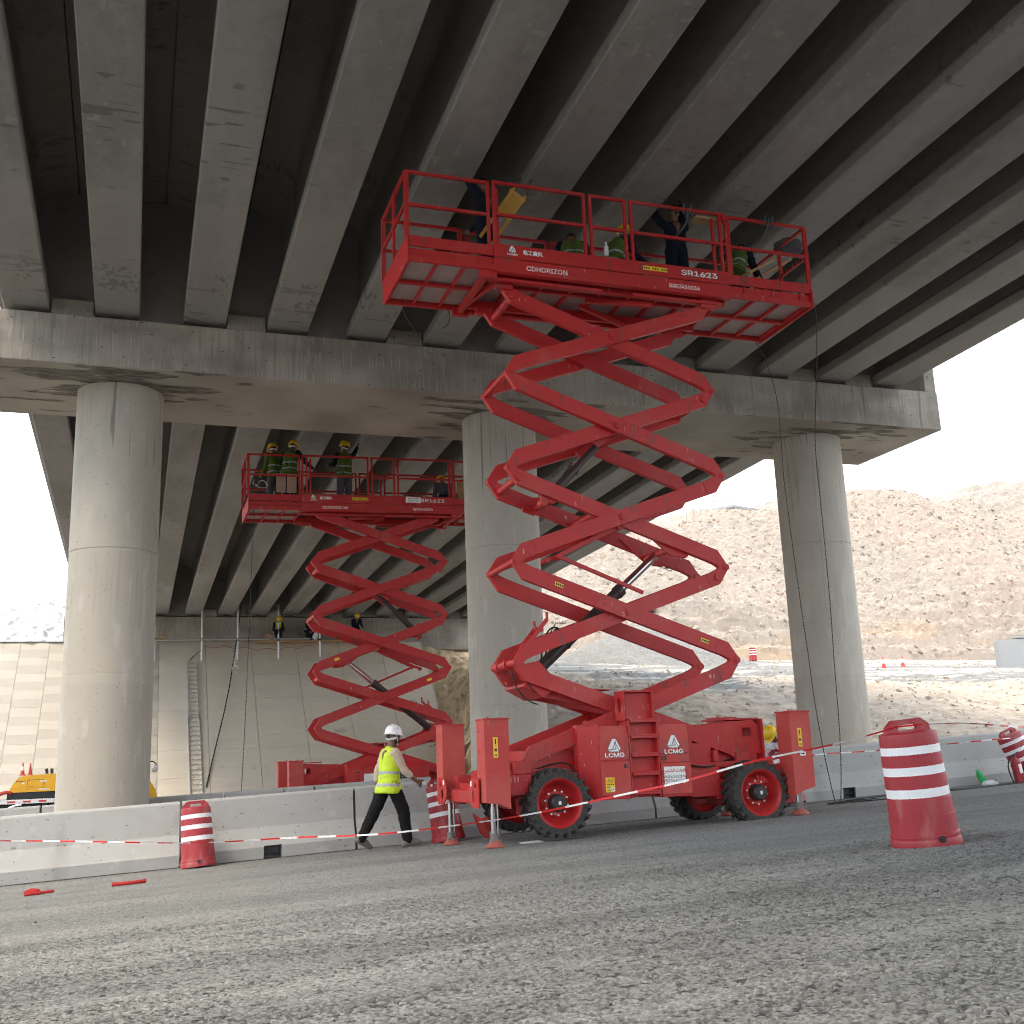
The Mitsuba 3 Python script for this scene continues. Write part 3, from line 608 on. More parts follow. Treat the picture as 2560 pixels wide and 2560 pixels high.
for i in range(2, 10):
    x0, x1 = joints[i], joints[i + 1]
    slot = {3: [2.0], 7: [12.02]}.get(i)
    barrier(x0, x1, 16.85, lambda x: -1.4115 + .0389 * x + .012, -.0086, .9, 'barrier_concrete', near_labels[i], 'front row of concrete barriers', slot)
bz = lambda x: -1.468 + .030 * x
far_j = [-9.3, -6.2, -1.6, 0.3, 1.75, 2.92, 3.53, 6.0]
fl = ['rear row barrier at far left in front of the black trailer', 'rear row barrier just left of the left column foot', 'rear row barrier behind the left column', 'rear row barrier right of the left column', 'short rear row barrier at the foot of the ladder', 'rear row barrier in front of the far lift outrigger', 'rear row barrier behind the walking man']
for i in range(1, 7):
    barrier(far_j[i], far_j[i + 1], 22.62, bz, 0.0, .93, 'barrier_concrete', fl[i], 'rear row of concrete barriers')
# ---------------------------------------------------------------- scissor lifts
# local frame: x along the machine, y across it (front side -y), z up from the ground under the wheels
def arm_poly(L=3.55, off=0.097):
    h, a = .104, L / 2
    t = np.linspace(0.55 * PI, 1.25 * PI, 8)
    tip = [(-a + .048 * math.cos(q), off + .048 * math.sin(q)) for q in t]
    left = [(-a + .25, h), (-a + .13, h + .012), (-a + .06, off + .048)] + tip + [(-a + .19, -h)]
    right = [(-x, -y) for x, y in left]
    return left + right
ARM = arm_poly()
def arm_mesh(t, hollow=False):
    return prism(Polygon(ARM).buffer(0), -t / 2, t / 2)
def end_plate(s):
    """A doubling plate near the end of an arm (s = -1 left, +1 right)."""
    P = [(-1.72, .125), (-1.56, .100), (-1.44, .100), (-1.44, -.100), (-1.575, -.100), (-1.79, .07)]
    return [(s * -x if s > 0 else x, -y if s > 0 else y) for x, y in P]

def logo(h):
    """Triangular badge: dark outline, white body, grey bevel lines; in xz, facing -y."""
    O = np.array([(-.16, .5), (.16, .5), (.56, -.28), (.38, -.5), (-.38, -.5), (-.56, -.28)]) * h
    I = np.array([(-.13, .455), (.13, .455), (.51, -.27), (.36, -.455), (-.36, -.455), (-.51, -.27)]) * h
    lines = [((-.09, -.20), (.06, .22)), ((.06, .22), (.40, -.42)), ((-.48, -.30), (.16, -.30)), ((.16, -.30), (.05, -.05)), ((-.09, -.20), (.02, -.20)), ((.05, -.05), (.12, .40)), ((-.36, -.44), (-.09, -.20))]
    out = [(prism(O, -.002, 0), 'logo_grey'), (prism(I, -.004, -.002), 'letter_white')]
    out.append((cat([bar((a[0] * h, -.0045, a[1] * h), (b[0] * h, -.0045, b[1] * h), .002, .035 * h, up=(0, -1, 0)) if False else prism(line_poly(a, b, .05, h), -.0055, -.004) for a, b in lines]), 'logo_grey'))
    return out
def line_poly(a, b, w, h):
    a, b = np.array(a) * h, np.array(b) * h; d = (b - a) / np.linalg.norm(b - a); n = np.array([-d[1], d[0]]) * w * h / 2
    return [tuple(a + n), tuple(b + n), tuple(b - n), tuple(a - n)]

def make_tyre(r=.435, w=.34):
    ri = .30
    body = lathe([(ri, -w / 2 + .01), (ri + .01, -w / 2 - .0), (r - .06, -w / 2), (r - .03, -w / 2 + .03), (r - .025, w / 2 - .03), (r - .06, w / 2), (ri + .01, w / 2), (ri, w / 2 - .01)], 64, 'y', True)
    lugs = []
    for k in range(22):
        for s in (-1, 1):
            a = (k + (.5 if s > 0 else 0)) / 22 * 2 * PI
            P = []
            for (yy, da) in ((s * (w / 2 + .002), 0), (s * .02, .20)):
                for rr in (r - .07 if abs(yy) > .1 else r - .03, r):
                    for dd in (-.055, .055):
                        P.append((rr * math.cos(a + da + dd), yy, rr * math.sin(a + da + dd)))
            lugs.append(trimesh.convex.convex_hull(np.array(P)))
    holes = []
    for rr, n in ((.345, 28),):
        for k in range(n):
            for s in (-1, 1):
                a = k / n * 2 * PI; holes.append(cyl((rr * math.cos(a), s * (w / 2 + .0015), rr * math.sin(a)), (rr * math.cos(a), s * (w / 2 - .02), rr * math.sin(a)), .013, 8))
    return cat([body] + lugs), cat(holes)
def make_rim(w=.34):
    h = w / 2
    disc = lathe([(.001, -.02), (.15, -.02), (.20, .03), (.235, -.02), (.265, -h + .035), (.285, -h + .01), (.305, -h - .004), (.314, -h + .004), (.30, -h + .02), (.285, -h + .05), (.285, h - .05), (.305, h + .004), (.31, h - .004), (.29, h - .04), (.26, h - .06), (.2, .06), (.001, .06)], 56, 'y')
    hub = lathe([(.001, -.165), (.085, -.163), (.105, -.145), (.112, -.05), (.112, -.02), (.001, -.02)], 32, 'y')
    bolts = [cyl((.155 * math.cos(a), .05, .155 * math.sin(a)), (.155 * math.cos(a), .018, .155 * math.sin(a)), .014, 6) for a in np.arange(10) * PI / 5 + .2]
    return disc, hub, cat(bolts)
TYRE, HOLES = make_tyre(); RIM, HUB, BOLTS = make_rim()

def scissor_lift(label, T, h, base_z, near, side):
    """T: 4x4 placing the local frame; h: rise of one scissor stage. side: -1 puts the text and platform fittings for the seen side at -y."""
    K = thing('scissor_lift', label, 'scissor lift', 'red scissor lifts under the bridge')
    def P(name, mesh, mat, smooth=False, parent=None, lab=None):
        return put(name, mesh, mat, parent or K, smooth=smooth, to=T, label=lab)
    dz = 1.02
    # wheels
    for x in (-1.30, 1.62):
        for y in (-.80, .82):
            w = numbered(K + '__wheel'); f = -1 if y < 0 else 1
            L = M4(rz(PI if y < 0 else 0), (x, y, .435))
            for nm, m, mat, s in (('tyre', TYRE, 'rubber', 30), ('rim', RIM, 'red', 30), ('hub', HUB, 'black_steel', 30), ('wheel_bolts', BOLTS, 'galvanised', False), ('tyre_holes', HOLES, 'rubber_black', False)):
                mm = m.copy(); mm.apply_transform(M4(ry(R.random() * 6) if nm in ('tyre', 'tyre_holes') and False else None)); mm.apply_transform(L)
                put(nm, mm, mat, w, smooth=s, to=T)
            put('hub_sticker', moved(box(-.018, .018, .1655, .168, -.022, .022), None, (0, 0, 0)).apply_transform(L), 'white_paint', w, to=T)
    # chassis
    P('chassis', [box(-2.05, 2.2, -.42, .42, .52, .86, .02), box(-1.9, -.95, -.60, .60, .52, .80, .01), box(.75, 1.2, -.62, .62, .40, .80, .01), box(-1.95, 2.1, -.52, -.44, .78, .86, .005), box(-1.95, 2.1, .44, .52, .78, .86, .005),
                  box(1.15, 1.3, -.60, .60, .36, .62, .01), cyl((-1.30, -.66, .435), (-1.30, .66, .435), .09, 12), cyl((1.62, -.66, .435), (1.62, .66, .435), .09, 12), box(-1.5, -1.1, -.2, .2, .25, .55, .03), box(1.4, 1.85, -.2, .2, .25, .55, .03)], 'red')
    P('axle_housing', [lathe([(.001, -.12), (.10, -.10), (.14, 0), (.10, .10), (.001, .12)], 20, 'y').apply_transform(M4(None, (-1.3, 0, .435))), lathe([(.001, -.12), (.10, -.10), (.14, 0), (.10, .10), (.001, .12)], 20, 'y').apply_transform(M4(None, (1.62, 0, .435)))], 'black_steel', True)
    P('hydraulic_hoses', [tube(spline([(-1.85, -.45, .9), (-1.5, -.5, .84), (-1.0, -.56, .9), (-.9, -.6, .75)], 20), .012, 6), tube(spline([(.7, -.6, .84), (1.0, -.66, .80), (1.3, -.5, .84), (1.7, -.4, .9)], 20), .014, 6), tube(spline([(.8, .3, .5), (1.0, -.3, .38), (1.3, -.1, .4)], 16), .014, 6)], 'cable')
    # cabinets on both sides with the ladder between (front), and one long box (rear)
    for f in ((-1,) if near else (-1,)):
        # left cabinet: splayed side sheet, two doors with sloping tops
        sec = lambda y: [(-.98, y), (.0, y)]
        c1 = P('cabinet', [prism_x([(-.90, .47), (-.90, 1.28), (-.86, 1.36), (-.52, 1.36), (-.52, .47)], -.70, -.27)], 'red')
        put('side_sheet', prism_z([(-.90, -.66), (-.70, -.905), (-.70, -.55), (-.90, -.52)], .46, 1.40), 'red', c1, to=T)
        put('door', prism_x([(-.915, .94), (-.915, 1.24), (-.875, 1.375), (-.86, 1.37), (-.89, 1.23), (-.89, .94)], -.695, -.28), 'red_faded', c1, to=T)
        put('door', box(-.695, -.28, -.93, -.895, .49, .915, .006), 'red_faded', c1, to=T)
        put('latch', [box(-.37, -.30, -.934, -.93, .83, .885), ], 'black_steel', c1, to=T)
        put('latch_knob', [cyl((-.325, -.94, .857), (-.325, -.93, .857), .012, 10), box(-.345, -.305, -.937, -.933, .838, .876)], 'red', c1, to=T)
        put('bottom_sheet', box(-.70, -.275, -.91, -.6, .44, .485, .004), 'red', c1, to=T)
        put('lifting_lug', [lathe([(.001, -.012), (.035, -.012), (.035, .012), (.001, .012)], 16, 'y').apply_transform(M4(None, (-.83, -.80, 1.42)))], 'red', c1, to=T)
        d = [(prism([(-.645, .535), (-.515, .535), (-.515, .72), (-.645, .72)], -.933, -.930), 'decal_yellow')]
        put('warning_decal', d[0][0], 'decal_yellow', c1, to=T)
        tri = [prism(line_poly(a, b, 1.0, .006) if False else Polygon([(-.622, .660), (-.596, .706), (-.57, .66)]).difference(Polygon([(-.613, .664), (-.596, .695), (-.579, .664)])), -.9345, -.933)]
        tri += [box(-.56 + .0 * k, -.556 + .0 * k, -.9345, -.933, .66, .70) for k in range(1)] + [box(-.545, -.538, -.9345, -.933, .655, .705)]
        tri += [box(-.622 + .025 * k, -.608 + .025 * k, -.9345, -.933, .625, .640) for k in range(4)] + [box(-.622 + .025 * k, -.61 + .025 * k, -.9345, -.933, .59, .607) for k in range(2)] + [box(-.622 + .025 * k, -.606 + .025 * k, -.9345, -.933, .555, .562) for k in range(2)]
        put('warning_print', tri, 'print_black', c1, to=T)
        put('warning_patch', box(-.578, -.526, -.935, -.933, .546, .60), 'white_paint', c1, to=T)
        put('warning_letter', moved(text('D', .03, .001, True), None, (-.552, -.935, .573)), 'print_black', c1, to=T)
        c2 = P('cabinet', [prism_x([(-.90, .47), (-.90, 1.28), (-.86, 1.36), (-.52, 1.36), (-.52, .47)], .155, .60)], 'red')
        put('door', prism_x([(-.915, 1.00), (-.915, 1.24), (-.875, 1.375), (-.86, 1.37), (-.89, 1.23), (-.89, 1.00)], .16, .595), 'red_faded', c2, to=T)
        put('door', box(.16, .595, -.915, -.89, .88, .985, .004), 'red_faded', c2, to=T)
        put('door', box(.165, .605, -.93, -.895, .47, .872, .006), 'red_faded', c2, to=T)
        put('latch', [box(.175, .255, -.918, -.914, .91, .965)], 'black_steel', c2, to=T)
        put('latch_knob', [box(.185, .225, -.921, -.917, .918, .957), cyl((.203, -.93, .937), (.203, -.92, .937), .01, 10)], 'red', c2, to=T)
        put('bottom_sheet', box(.17, .60, -.91, -.6, .44, .475, .004), 'red', c2, to=T)
        put('hinge_lug', [lathe([(.001, -.01), (.045, -.01), (.045, .01), (.001, .01)], 16, 'y').apply_transform(M4(None, (.62, -.88, 1.12)))], 'red', c2, to=T)
        # the phone-number plate
        put('name_plate', box(.20, .51, -.934, -.9295, .61, .825), 'white_paint', c2, to=T)
        put('plate_lettering', moved(glyphs('arabic', .066, .0015), None, (.355, -.9345, .765)), 'letter_red', c2, to=T)
        put('plate_number', moved(text('0534222376', .032, .0015, False, 1.25), None, (.355, -.936, .695)), 'print_black', c2, to=T)
        put('plate_number', moved(text('0577621267', .032, .0015, False, 1.25), None, (.355, -.936, .645)), 'print_black', c2, to=T)
        for (cx, yy, zz, tz, par) in ((-.49, -.915, 1.125, 1.0, c1), (.37, -.915, 1.15, 1.02, c2)):
            for m, mat in logo(.175): put('badge', moved(m, None, (cx, yy, zz)), mat, par, to=T)
            put('badge_lettering_shadow', moved(text('LCMG', .052, .002, True, 1.35), None, (cx + .006, yy, tz - .006)), 'logo_grey', par, to=T)
            put('badge_lettering', moved(text('LCMG', .052, .004, True, 1.35), None, (cx, yy - .001, tz)), 'letter_white', par, to=T)
        # ladder
        ld = P('ladder', [box(-.275, -.255, -.93, -.62, .45, 1.44, .003), box(.13, .15, -.93, -.62, .45, 1.44, .003), box(-.255, .13, -.82, -.80, .45, 1.80, .003)], 'red')
        for z in (.52, .76, 1.00, 1.235, 1.44): put('rung', [box(-.256, .131, -.955, -.80, z, z + .022, .003), box(-.256, .131, -.955, -.945, z - .03, z)], 'red', ld, to=T)
        for x in (-.315, .10):
            m = Polygon([(-.90, 1.44), (-.62, 1.44), (-.62, 1.83), (-.90, 1.83)]).difference(Polygon([(-.76 + .055 * math.cos(t) , 1.64 + .10 * math.sin(t)) for t in np.linspace(0, 2 * PI, 20)[:-1]]))
            put('hand_hold', prism_x(m, x, x + .02), 'red', ld, to=T)
        put('ladder_top', box(-.295, .10, -.90, -.62, 1.805, 1.83, .003), 'red', ld, to=T)
    # far side box with the control panel window
    b = P('engine_box', [prism_x([(.52, .47), (.52, 1.36), (.86, 1.36), (.93, 1.24), (.93, .47)], -.75, 1.0), box(-.95, -.75, .5, .9, .55, 1.25, .01), box(.62, .66, .935, .96, 1.25, 1.31)], 'red')
    put('panel_window', prism(Polygon([(-.50, .82), (-.50, 1.12), (-.42, 1.2), (-.12, 1.2), (-.12, .88), (-.2, .78), (-.45, .78)]), .93, .936), 'print_black', b, to=T)
    put('panel_print', [box(x, x + .03, .936, .938, z, z + .015) for x in np.arange(-.44, -.15, .07) for z in np.arange(.84, 1.15, .055)], 'white_paint', b, to=T)
    put('notice_plate', [box(.28, .62, .93, .935, .72, 1.12)], 'white_paint', b, to=T)
    put('notice_plate', [box(-.07, -.0, .93, .935, .95, 1.10), box(-.05, .12, .93, .935, 1.22, 1.32)], 'white_paint', b, to=T)
    put('louvre', [box(.72, .80, .931, .94, z, z + .02) for z in np.arange(.75, 1.2, .08)], 'black_steel', b, to=T)
    put('control_lever', [cyl((-.25, .8, 1.36), (-.25, .8, 1.47), .012, 8), box(-.40, -.30, .7, .78, 1.36, 1.41)], 'red', b, to=T)
    # end guard sheet with the square hole, both sides of the arms
    g = Polygon([(.55, 1.28), (1.1, 1.37), (1.93, 1.42), (2.02, 1.33), (2.05, .80), (.70, .70)]).difference(Polygon([(1.76, 1.19), (1.90, 1.19), (1.90, 1.31), (1.76, 1.31)])).difference(Polygon([(1.96, .8), (2.07, .8), (2.07, .95), (1.96, .95)]))
    for y in (-.36, .34): P('end_guard', prism(g, y, y + .02), 'red')
    P('end_wall', [prism_x([(-.40, .72), (-.40, 1.43), (.40, 1.43), (.40, .72)], 2.05, 2.08), box(1.5, 2.05, -.34, .34, 1.425, 1.45)], 'red')
    P('end_box', [box(.62, 1.16, -.50, -.38, .80, 1.12, .006), box(1.16, 1.24, -.56, -.36, .86, 1.02, .006), box(.60, 1.25, -.60, -.50, .80, .84, .004)], 'red')
    P('front_box', [box(-1.55, -.74, -.40, .40, .80, 1.10, .01), box(-1.98, -1.55, -.36, .36, .80, .90, .01), cyl((-1.98, -.30, .92), (-1.35, -.30, .92), .045, 12), box(-2.10, -2.0, -.62, -.20, .72, .84, .006), box(-2.0, -1.9, -.56, .56, .70, .80, .006)], 'red')
    # outriggers: box post, foot ram, foot
    for (x, y, fl) in ((-2.17, -.98, 1), (-2.17, .98, 1), (2.20, -.98, -1), (2.20, .98, -1)):
        o = numbered(K + '__outrigger'); s = 1 if y > 0 else -1
        y0, y1 = (y - .16, y + .17)
        hx = .16
        def oput(nm, m, mat, sm_=False): return put(nm, m, mat, o, smooth=sm_, to=T)
        post = prism([(x - hx, .49), (x - hx, 1.50), (x + hx, 1.50), (x + hx, .40), (x + .02, .46)], min(y0, y1), max(y0, y1)) if fl > 0 else prism([(x + hx, .49), (x + hx, 1.50), (x - hx, 1.50), (x - hx, .38), (x - .02, .44)], min(y0, y1), max(y0, y1))
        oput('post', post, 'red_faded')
        oput('post_cap', [box(x - hx - .012, x + hx + .012, y0 - .012, y1 + .012, 1.485, 1.503), cyl((x - .06, y, 1.50), (x - .06, y, 1.53), .012, 8), cyl((x + .08, y, 1.50), (x + .08, y, 1.52), .01, 8)], 'red')
        side_x = x - fl * hx
        oput('post_rivets', [cyl((side_x, y + .06, z), (side_x - fl * .006, y + .06, z), .009, 6) for z in (.62, .85, 1.1, 1.35)], 'black_steel')
        oput('arm', [prism([(x - fl * .02, .55), (x - fl * .02, .80), (x + fl * .55, .80), (x + fl * .55, .55)], y - s * .42, y - s * .16), box(min(x, x + fl * .5), max(x, x + fl * .5), min(y - s * .14, y - s * .9), max(y - s * .14, y - s * .9), .56, .70)], 'red')
        if fl > 0:
            br = Polygon([(y - s * .02, .42), (y - s * .30, .42), (y - s * .44, .52), (y - s * .44, .66), (y - s * .34, .78), (y - s * .02, .78)]).difference(Polygon([(y - s * .24 + .055 * math.cos(t), .56 + .075 * math.sin(t)) for t in np.linspace(0, 2 * PI, 16)[:-1]]))
            oput('bracket', [prism_x(br, x - .20, x - .185)], 'red')
            oput('bracket_pin', [cyl((x - .22, y - s * .16, .70), (x - .18, y - s * .16, .70), .03, 12)], 'red', 30)
            oput('bracket_label', box(x - .203, x - .2005, y - s * .33 - .03, y - s * .33 + .03, .68, .745), 'white_paint')
        if s < 0:
            oput('warning_decal', box(x - .05, x + .012, y - .1635, y - .1605, 1.02, 1.27), 'decal_yellow')
            oput('warning_print', [box(x - .027, x - .011, y - .165, y - .1635, 1.19, 1.25), box(x - .027, x - .011, y - .165, y - .1635, 1.17, 1.18), box(x - .035, x - .003, y - .165, y - .1635, 1.10, 1.13), box(x - .035, x - .003, y - .165, y - .1635, 1.045, 1.06)], 'print_black')
            if fl < 0:
                oput('arrow_label', box(x - .04, x + .05, y - .1635, y - .1605, .90, .955), 'white_paint')
                oput('arrow_print', prism([(x - .03, .922), (x + .01, .922), (x + .01, .912), (x + .04, .9275), (x + .01, .943), (x + .01, .933), (x - .03, .933)], y - .165, y - .1635), 'print_black')
        pt = (T @ np.array([x, y, 0, 1]))[:3]; gzl = (road_z(pt[0], pt[1]) if near else -1.5) - T[2, 3]
        oput('ram', [cyl((x - .025, y, .5), (x - .025, y, gzl + .10), .032, 16)], 'chrome', 30)
        oput('ram_guide', [cyl((x + .032, y, .5), (x + .032, y, gzl + .11), .014, 10)], 'chrome', 30)
        oput('ram_end', [cyl((x - .02, y, gzl + .08), (x - .02, y, gzl + .17), .048, 14), box(x - .07, x + .06, y - .05, y + .05, gzl + .075, gzl + .095)], 'boot', 30)
        oput('foot', lathe([(.118, .0), (.122, .012), (.118, .02), (.06, .07), (.05, .09), (.001, .09)], 24).apply_transform(M4(None, (x - .01, y, gzl + .006))), 'foot_red', 30)
    for x in (-2.17, 2.13): P('outrigger_beam', [box(x - .12, x + .10, -.66, .66, .46, .62, .01)], 'red')
    # scissor arms
    half, off = 1.64, .097
    Lb = 3.55; al = math.atan2(h, 2 * half); body = al - math.asin(2 * off / math.hypot(h, 2 * half)) * 0.98
    sl = math.hypot(h, 2 * half) / math.hypot(Lb, 2 * off)
    for lev in range(5):
        zc = base_z + h * (lev + .5)
        outer_slash = lev % 2 == 0          # the '/' arm is the outer one on even stages
        for slash in (True, False):
            outer = slash == outer_slash; y = .53 if outer else .43
            for s in (-1, 1):
                m = arm_mesh(.085); v = m.vertices.copy(); v[:, 0] *= sl; m.vertices = v
                pl = []
                for e in (-1, 1):
                    q = end_plate(e); pl.append(prism([(a * sl, b) for a, b in q], -.046, .046))
                    pl.append(box(min(e * 1.44 * sl, e * 1.425 * sl), max(e * 1.44 * sl, e * 1.425 * sl), -.0475, .0475, -.102, .102))
                    t3 = (e * 1.60 * sl, 0.0)
                    pl.append(prism([(t3[0] - .03, -.028), (t3[0] + .035, -.028), (t3[0], .035)], -.049, .049))
                if slash: rot = ry(-body)
                else: rot = np.diag([-1, 1, 1]) @ ry(-body)
                def fix(mm):
                    mm = mm.copy(); vv = mm.vertices * [1, 1, -1]; mm.vertices = vv; mm.invert()   # tips: left end low, right end high for '/'
                    mm.apply_transform(M4(rot, (0, s * y, zc)))
                    if not slash: mm.invert() if mm.volume < 0 else None
                    return mm
                a = P('scissor_arm', fix(m), 'red')
                put('end_plate', [fix(q) for q in pl], 'red', a, to=T)
                if outer:
                    put('centre_pin', [cyl((0, s * .55, zc), (0, s * .595, zc), .058, 20), cyl((0, s * .59, zc), (0, s * .615, zc), .034, 12)], 'red', a, smooth=30, to=T)
                if near and s < 0 and lev == 1 and not slash:
                    for uu in (-1.08, 1.22):
                        dd = box(uu - .065, uu + .065, -.0465, -.044, -.028, .028); put('warning_decal', dd.apply_transform(M4(ry(body), (0, s * y, zc))), 'decal_yellow', a, to=T)
                        pp = cat([box(uu - .05 + k * .03, uu - .03 + k * .03, -.0475, -.046, -.014, .014) for k in range(4)]); put('warning_print', pp.apply_transform(M4(ry(body), (0, s * y, zc))), 'print_black', a, to=T)
                if not near and s > 0 and ((lev == 1 and not slash) or (lev == 2 and not slash)):
                    for uu in ((1.18,) if lev == 2 else (-1.18,)):
                        dd = box(uu - .065, uu + .065, .044, .0465, -.028, .028); put('warning_decal', dd.apply_transform(M4(ry(body), (0, s * y, zc))), 'decal_yellow', a, to=T)
        # joints at the upper ends of this stage: pins and cross tubes
        zt = base_z + h * (lev + 1)
        if lev < 4:
            for e in (-1, 1):
                outer_end = (e > 0) == outer_slash
                y = .53 if outer_end else .43
                P('joint_pin', [cyl((e * half, -y - .06, zt), (e * half, -y + .06, zt), .05, 16), cyl((e * half, y - .06, zt), (e * half, y + .06, zt), .05, 16), cyl((e * half, -y - .075, zt), (e * half, -y - .05, zt), .026, 8), cyl((e * half, y + .05, zt), (e * half, y + .075, zt), .026, 8)], 'red', 30)
                if (e < 0 and lev in (1, 3, 0)) or (e > 0 and lev in (2,)):
                    P('cross_tube', [cyl((e * half, -y, zt), (e * half, y, zt), .045, 14)], 'red', 30)
        for e in (-1, 1):
            if (lev, e) in ((4, -1), (2, -1), (3, 1), (1, 1)):
                q = 1.50; P('cross_tube', [cyl((e * q, -.5, zc + e * q * math.tan(body) * (1 if (e > 0) else -1)), (e * q, .5, zc + e * q * math.tan(body) * (1 if e > 0 else -1)), .055, 16)], 'red', 30)
    # cylinders
    def Z(u, lev, slash): return base_z + h * (lev + .5) + (1 if slash else -1) * u * math.tan(body)
    lc = numbered(K + '__lift_cylinder')
    pa, pb = np.array([-1.27, 0, base_z + h * .5 + .52]), np.array([.78, 0, base_z + h * 2.5 - .42])
    mid = pa + (pb - pa) * .70
    put('barrel', [cyl(pa, mid, .085, 20), cyl(mid - (mid - pa) * .05, mid, .098, 20), cyl(pa + (mid - pa) * .36, pa + (mid - pa) * .38, .096, 20)], 'barrel', lc, smooth=30, to=T)
    put('rod', cyl(mid, pb, .058, 20), 'chrome', lc, smooth=30, to=T)
    put('valve_block', [box(-.95, -.80, -.17, -.09, base_z + h * .5 + 1.02, base_z + h * .5 + 1.16)], 'black_steel', lc, to=T)
    put('hose', [tube(spline([(-.88, -.14, base_z + h * .5 + 1.04), (-1.06, -.17, base_z + h * .5 + .95), (-1.1, -.15, base_z + h * .5 + .8), (-1.2, -.12, base_z + h * .5 + .62)], 24), .014, 6), tube(spline([(-.86, -.16, base_z + h * .5 + 1.14), (-1.02, -.2, base_z + h * .5 + 1.16), (-1.14, -.17, base_z + h * .5 + .92), (-1.16, -.12, base_z + h * .5 + .7)], 24), .013, 6),
                 tube(spline([(-.85, -.12, base_z + h * .5 + 1.0), (-.98, -.2, base_z + h * .5 + .84), (-1.1, -.13, base_z + h * .5 + .6), (-1.2, -.2, base_z + h * .5 + .5)], 24), .012, 6), tube([(-.78, -.16, base_z + h * .5 + 1.24), (-.93, -.16, base_z + h * .5 + 1.24), (-1.05, -.16, base_z + h * .5 + 1.06)], .008, 6)], 'cable', lc, smooth=True, to=T)
    pc, pd = np.array([-.95, 0, base_z + h * 2.5 + .30]), np.array([.02, 0, base_z + h * 3.5 - .04])
    uc = numbered(K + '__lift_cylinder')
    mid = pc + (pd - pc) * .50
    put('barrel', [cyl(pc, mid, .075, 20), cyl(mid - (mid - pc) * .06, mid, .085, 20)], 'barrel', uc, smooth=30, to=T)
    put('rod', cyl(mid, pd, .058, 20), 'barrel', uc, smooth=30, to=T)
    put('hose', [tube(spline([(-.55, -.1, base_z + h * 3.0 + .2), (-.62, -.16, base_z + h * 3 + .12), (-.7, -.12, base_z + h * 3 + .0)], 16), .012, 6)], 'cable', uc, smooth=True, to=T)
    # cylinder brackets
    z5 = base_z + h * .5
    P('cylinder_bracket', [prism([(-1.50, z5 + .66), (-1.30, z5 + .70), (-1.13, z5 + .52), (-1.10, z5 + .30), (-1.24, z5 + .22), (-1.5, z5 + .36)], -.40, -.37), prism([(-1.50, z5 + .66), (-1.30, z5 + .70), (-1.13, z5 + .52), (-1.10, z5 + .30), (-1.24, z5 + .22), (-1.5, z5 + .36)], .37, .40),
                          prism([(-1.52, z5 + .36), (-1.24, z5 + .21), (-1.24, z5 + .24), (-1.52, z5 + .39)], -.4, .4), prism([(-1.24, z5 + .21), (-1.05, z5 + .33), (.35, z5 - .0), (.30, z5 - .10), (-1.1, z5 + .20)], -.30, -.26), prism([(-1.24, z5 + .21), (-1.05, z5 + .33), (.35, z5 - .0), (.30, z5 - .10), (-1.1, z5 + .20)], .26, .30), prism([(-1.05, z5 + .33), (-.2, z5 + .30), (-.2, z5 + .31), (-1.05, z5 + .345)], -.3, .3),
                          cyl((-1.27, -.37, z5 + .52), (-1.27, .37, z5 + .52), .06, 16)], 'red')
    z3 = base_z + h * 2.5
    P('cylinder_bracket', [prism([(.35, Z(.35, 2, False) - .0), (1.15, Z(1.15, 2, False) - .02), (1.05, Z(1.05, 2, False) - .17), (.82, Z(.82, 2, False) - .22), (.70, Z(.7, 2, False) - .18)], -.40, -.36), prism([(.35, Z(.35, 2, False)), (1.15, Z(1.15, 2, False) - .02), (1.05, Z(1.05, 2, False) - .17), (.82, Z(.82, 2, False) - .22), (.70, Z(.7, 2, False) - .18)], .36, .40), cyl((.78, -.4, z3 - .42), (.78, .4, z3 - .42), .055, 14),
                          cyl((-.35, -.42, Z(-.35, 2, False) - .06), (-.35, .42, Z(-.35, 2, False) - .06), .06, 14), prism([(-1.16, z3 + .44), (-.92, z3 + .46), (-.80, z3 + .30), (-.98, z3 + .18), (-1.16, z3 + .24)], -.40, -.36), prism([(-1.16, z3 + .44), (-.92, z3 + .46), (-.80, z3 + .30), (-.98, z3 + .18), (-1.16, z3 + .24)], .36, .40),
                          cyl((-.95, -.4, z3 + .30), (-.95, .4, z3 + .30), .05, 14), cyl((-1.12, -.42, z3 + .20), (-1.12, -.28, z3 + .20), .06, 14)], 'red')
    z2 = base_z + h * 3.5
    for y in (-.36, .30): P('lever', prism(Polygon([(-.30, z2 - .18), (.38, z2 + .22), (.42, z2 + .20), (.43, z2 + .13), (.38, z2 + .10), (-.22, z2 - .28)]), y, y + .06), 'red')
    P('lever_pin', cyl((.38, -.40, z2 + .16), (.38, .40, z2 + .16), .035, 12), 'red', 30)
    # maintenance props: a V of bars hanging under stage 3, a frame standing on the left joint of stage 1
    zq = base_z + h * 2
    P('safety_prop', [bar((.0, -.40, zq + .56), (-.92, -.40, zq + .13), .05, .06), bar((.0, -.28, zq + .56), (-.92, -.28, zq + .13), .05, .06), bar((-.92, -.40, zq + .10), (.32, -.40, zq - .38), .04, .05), bar((-1.12, -.28, zq + .06), (-.92, -.28, zq + .13), .05, .06), cyl((-.92, -.44, zq + .11), (-.92, -.24, zq + .11), .045, 12), cyl((-1.12, -.44, zq + .05), (-1.12, -.24, zq + .05), .035, 12), cyl((.0, -.46, zq + .56), (.0, .3, zq + .56), .05, 12)], 'red')
    zf = base_z + h
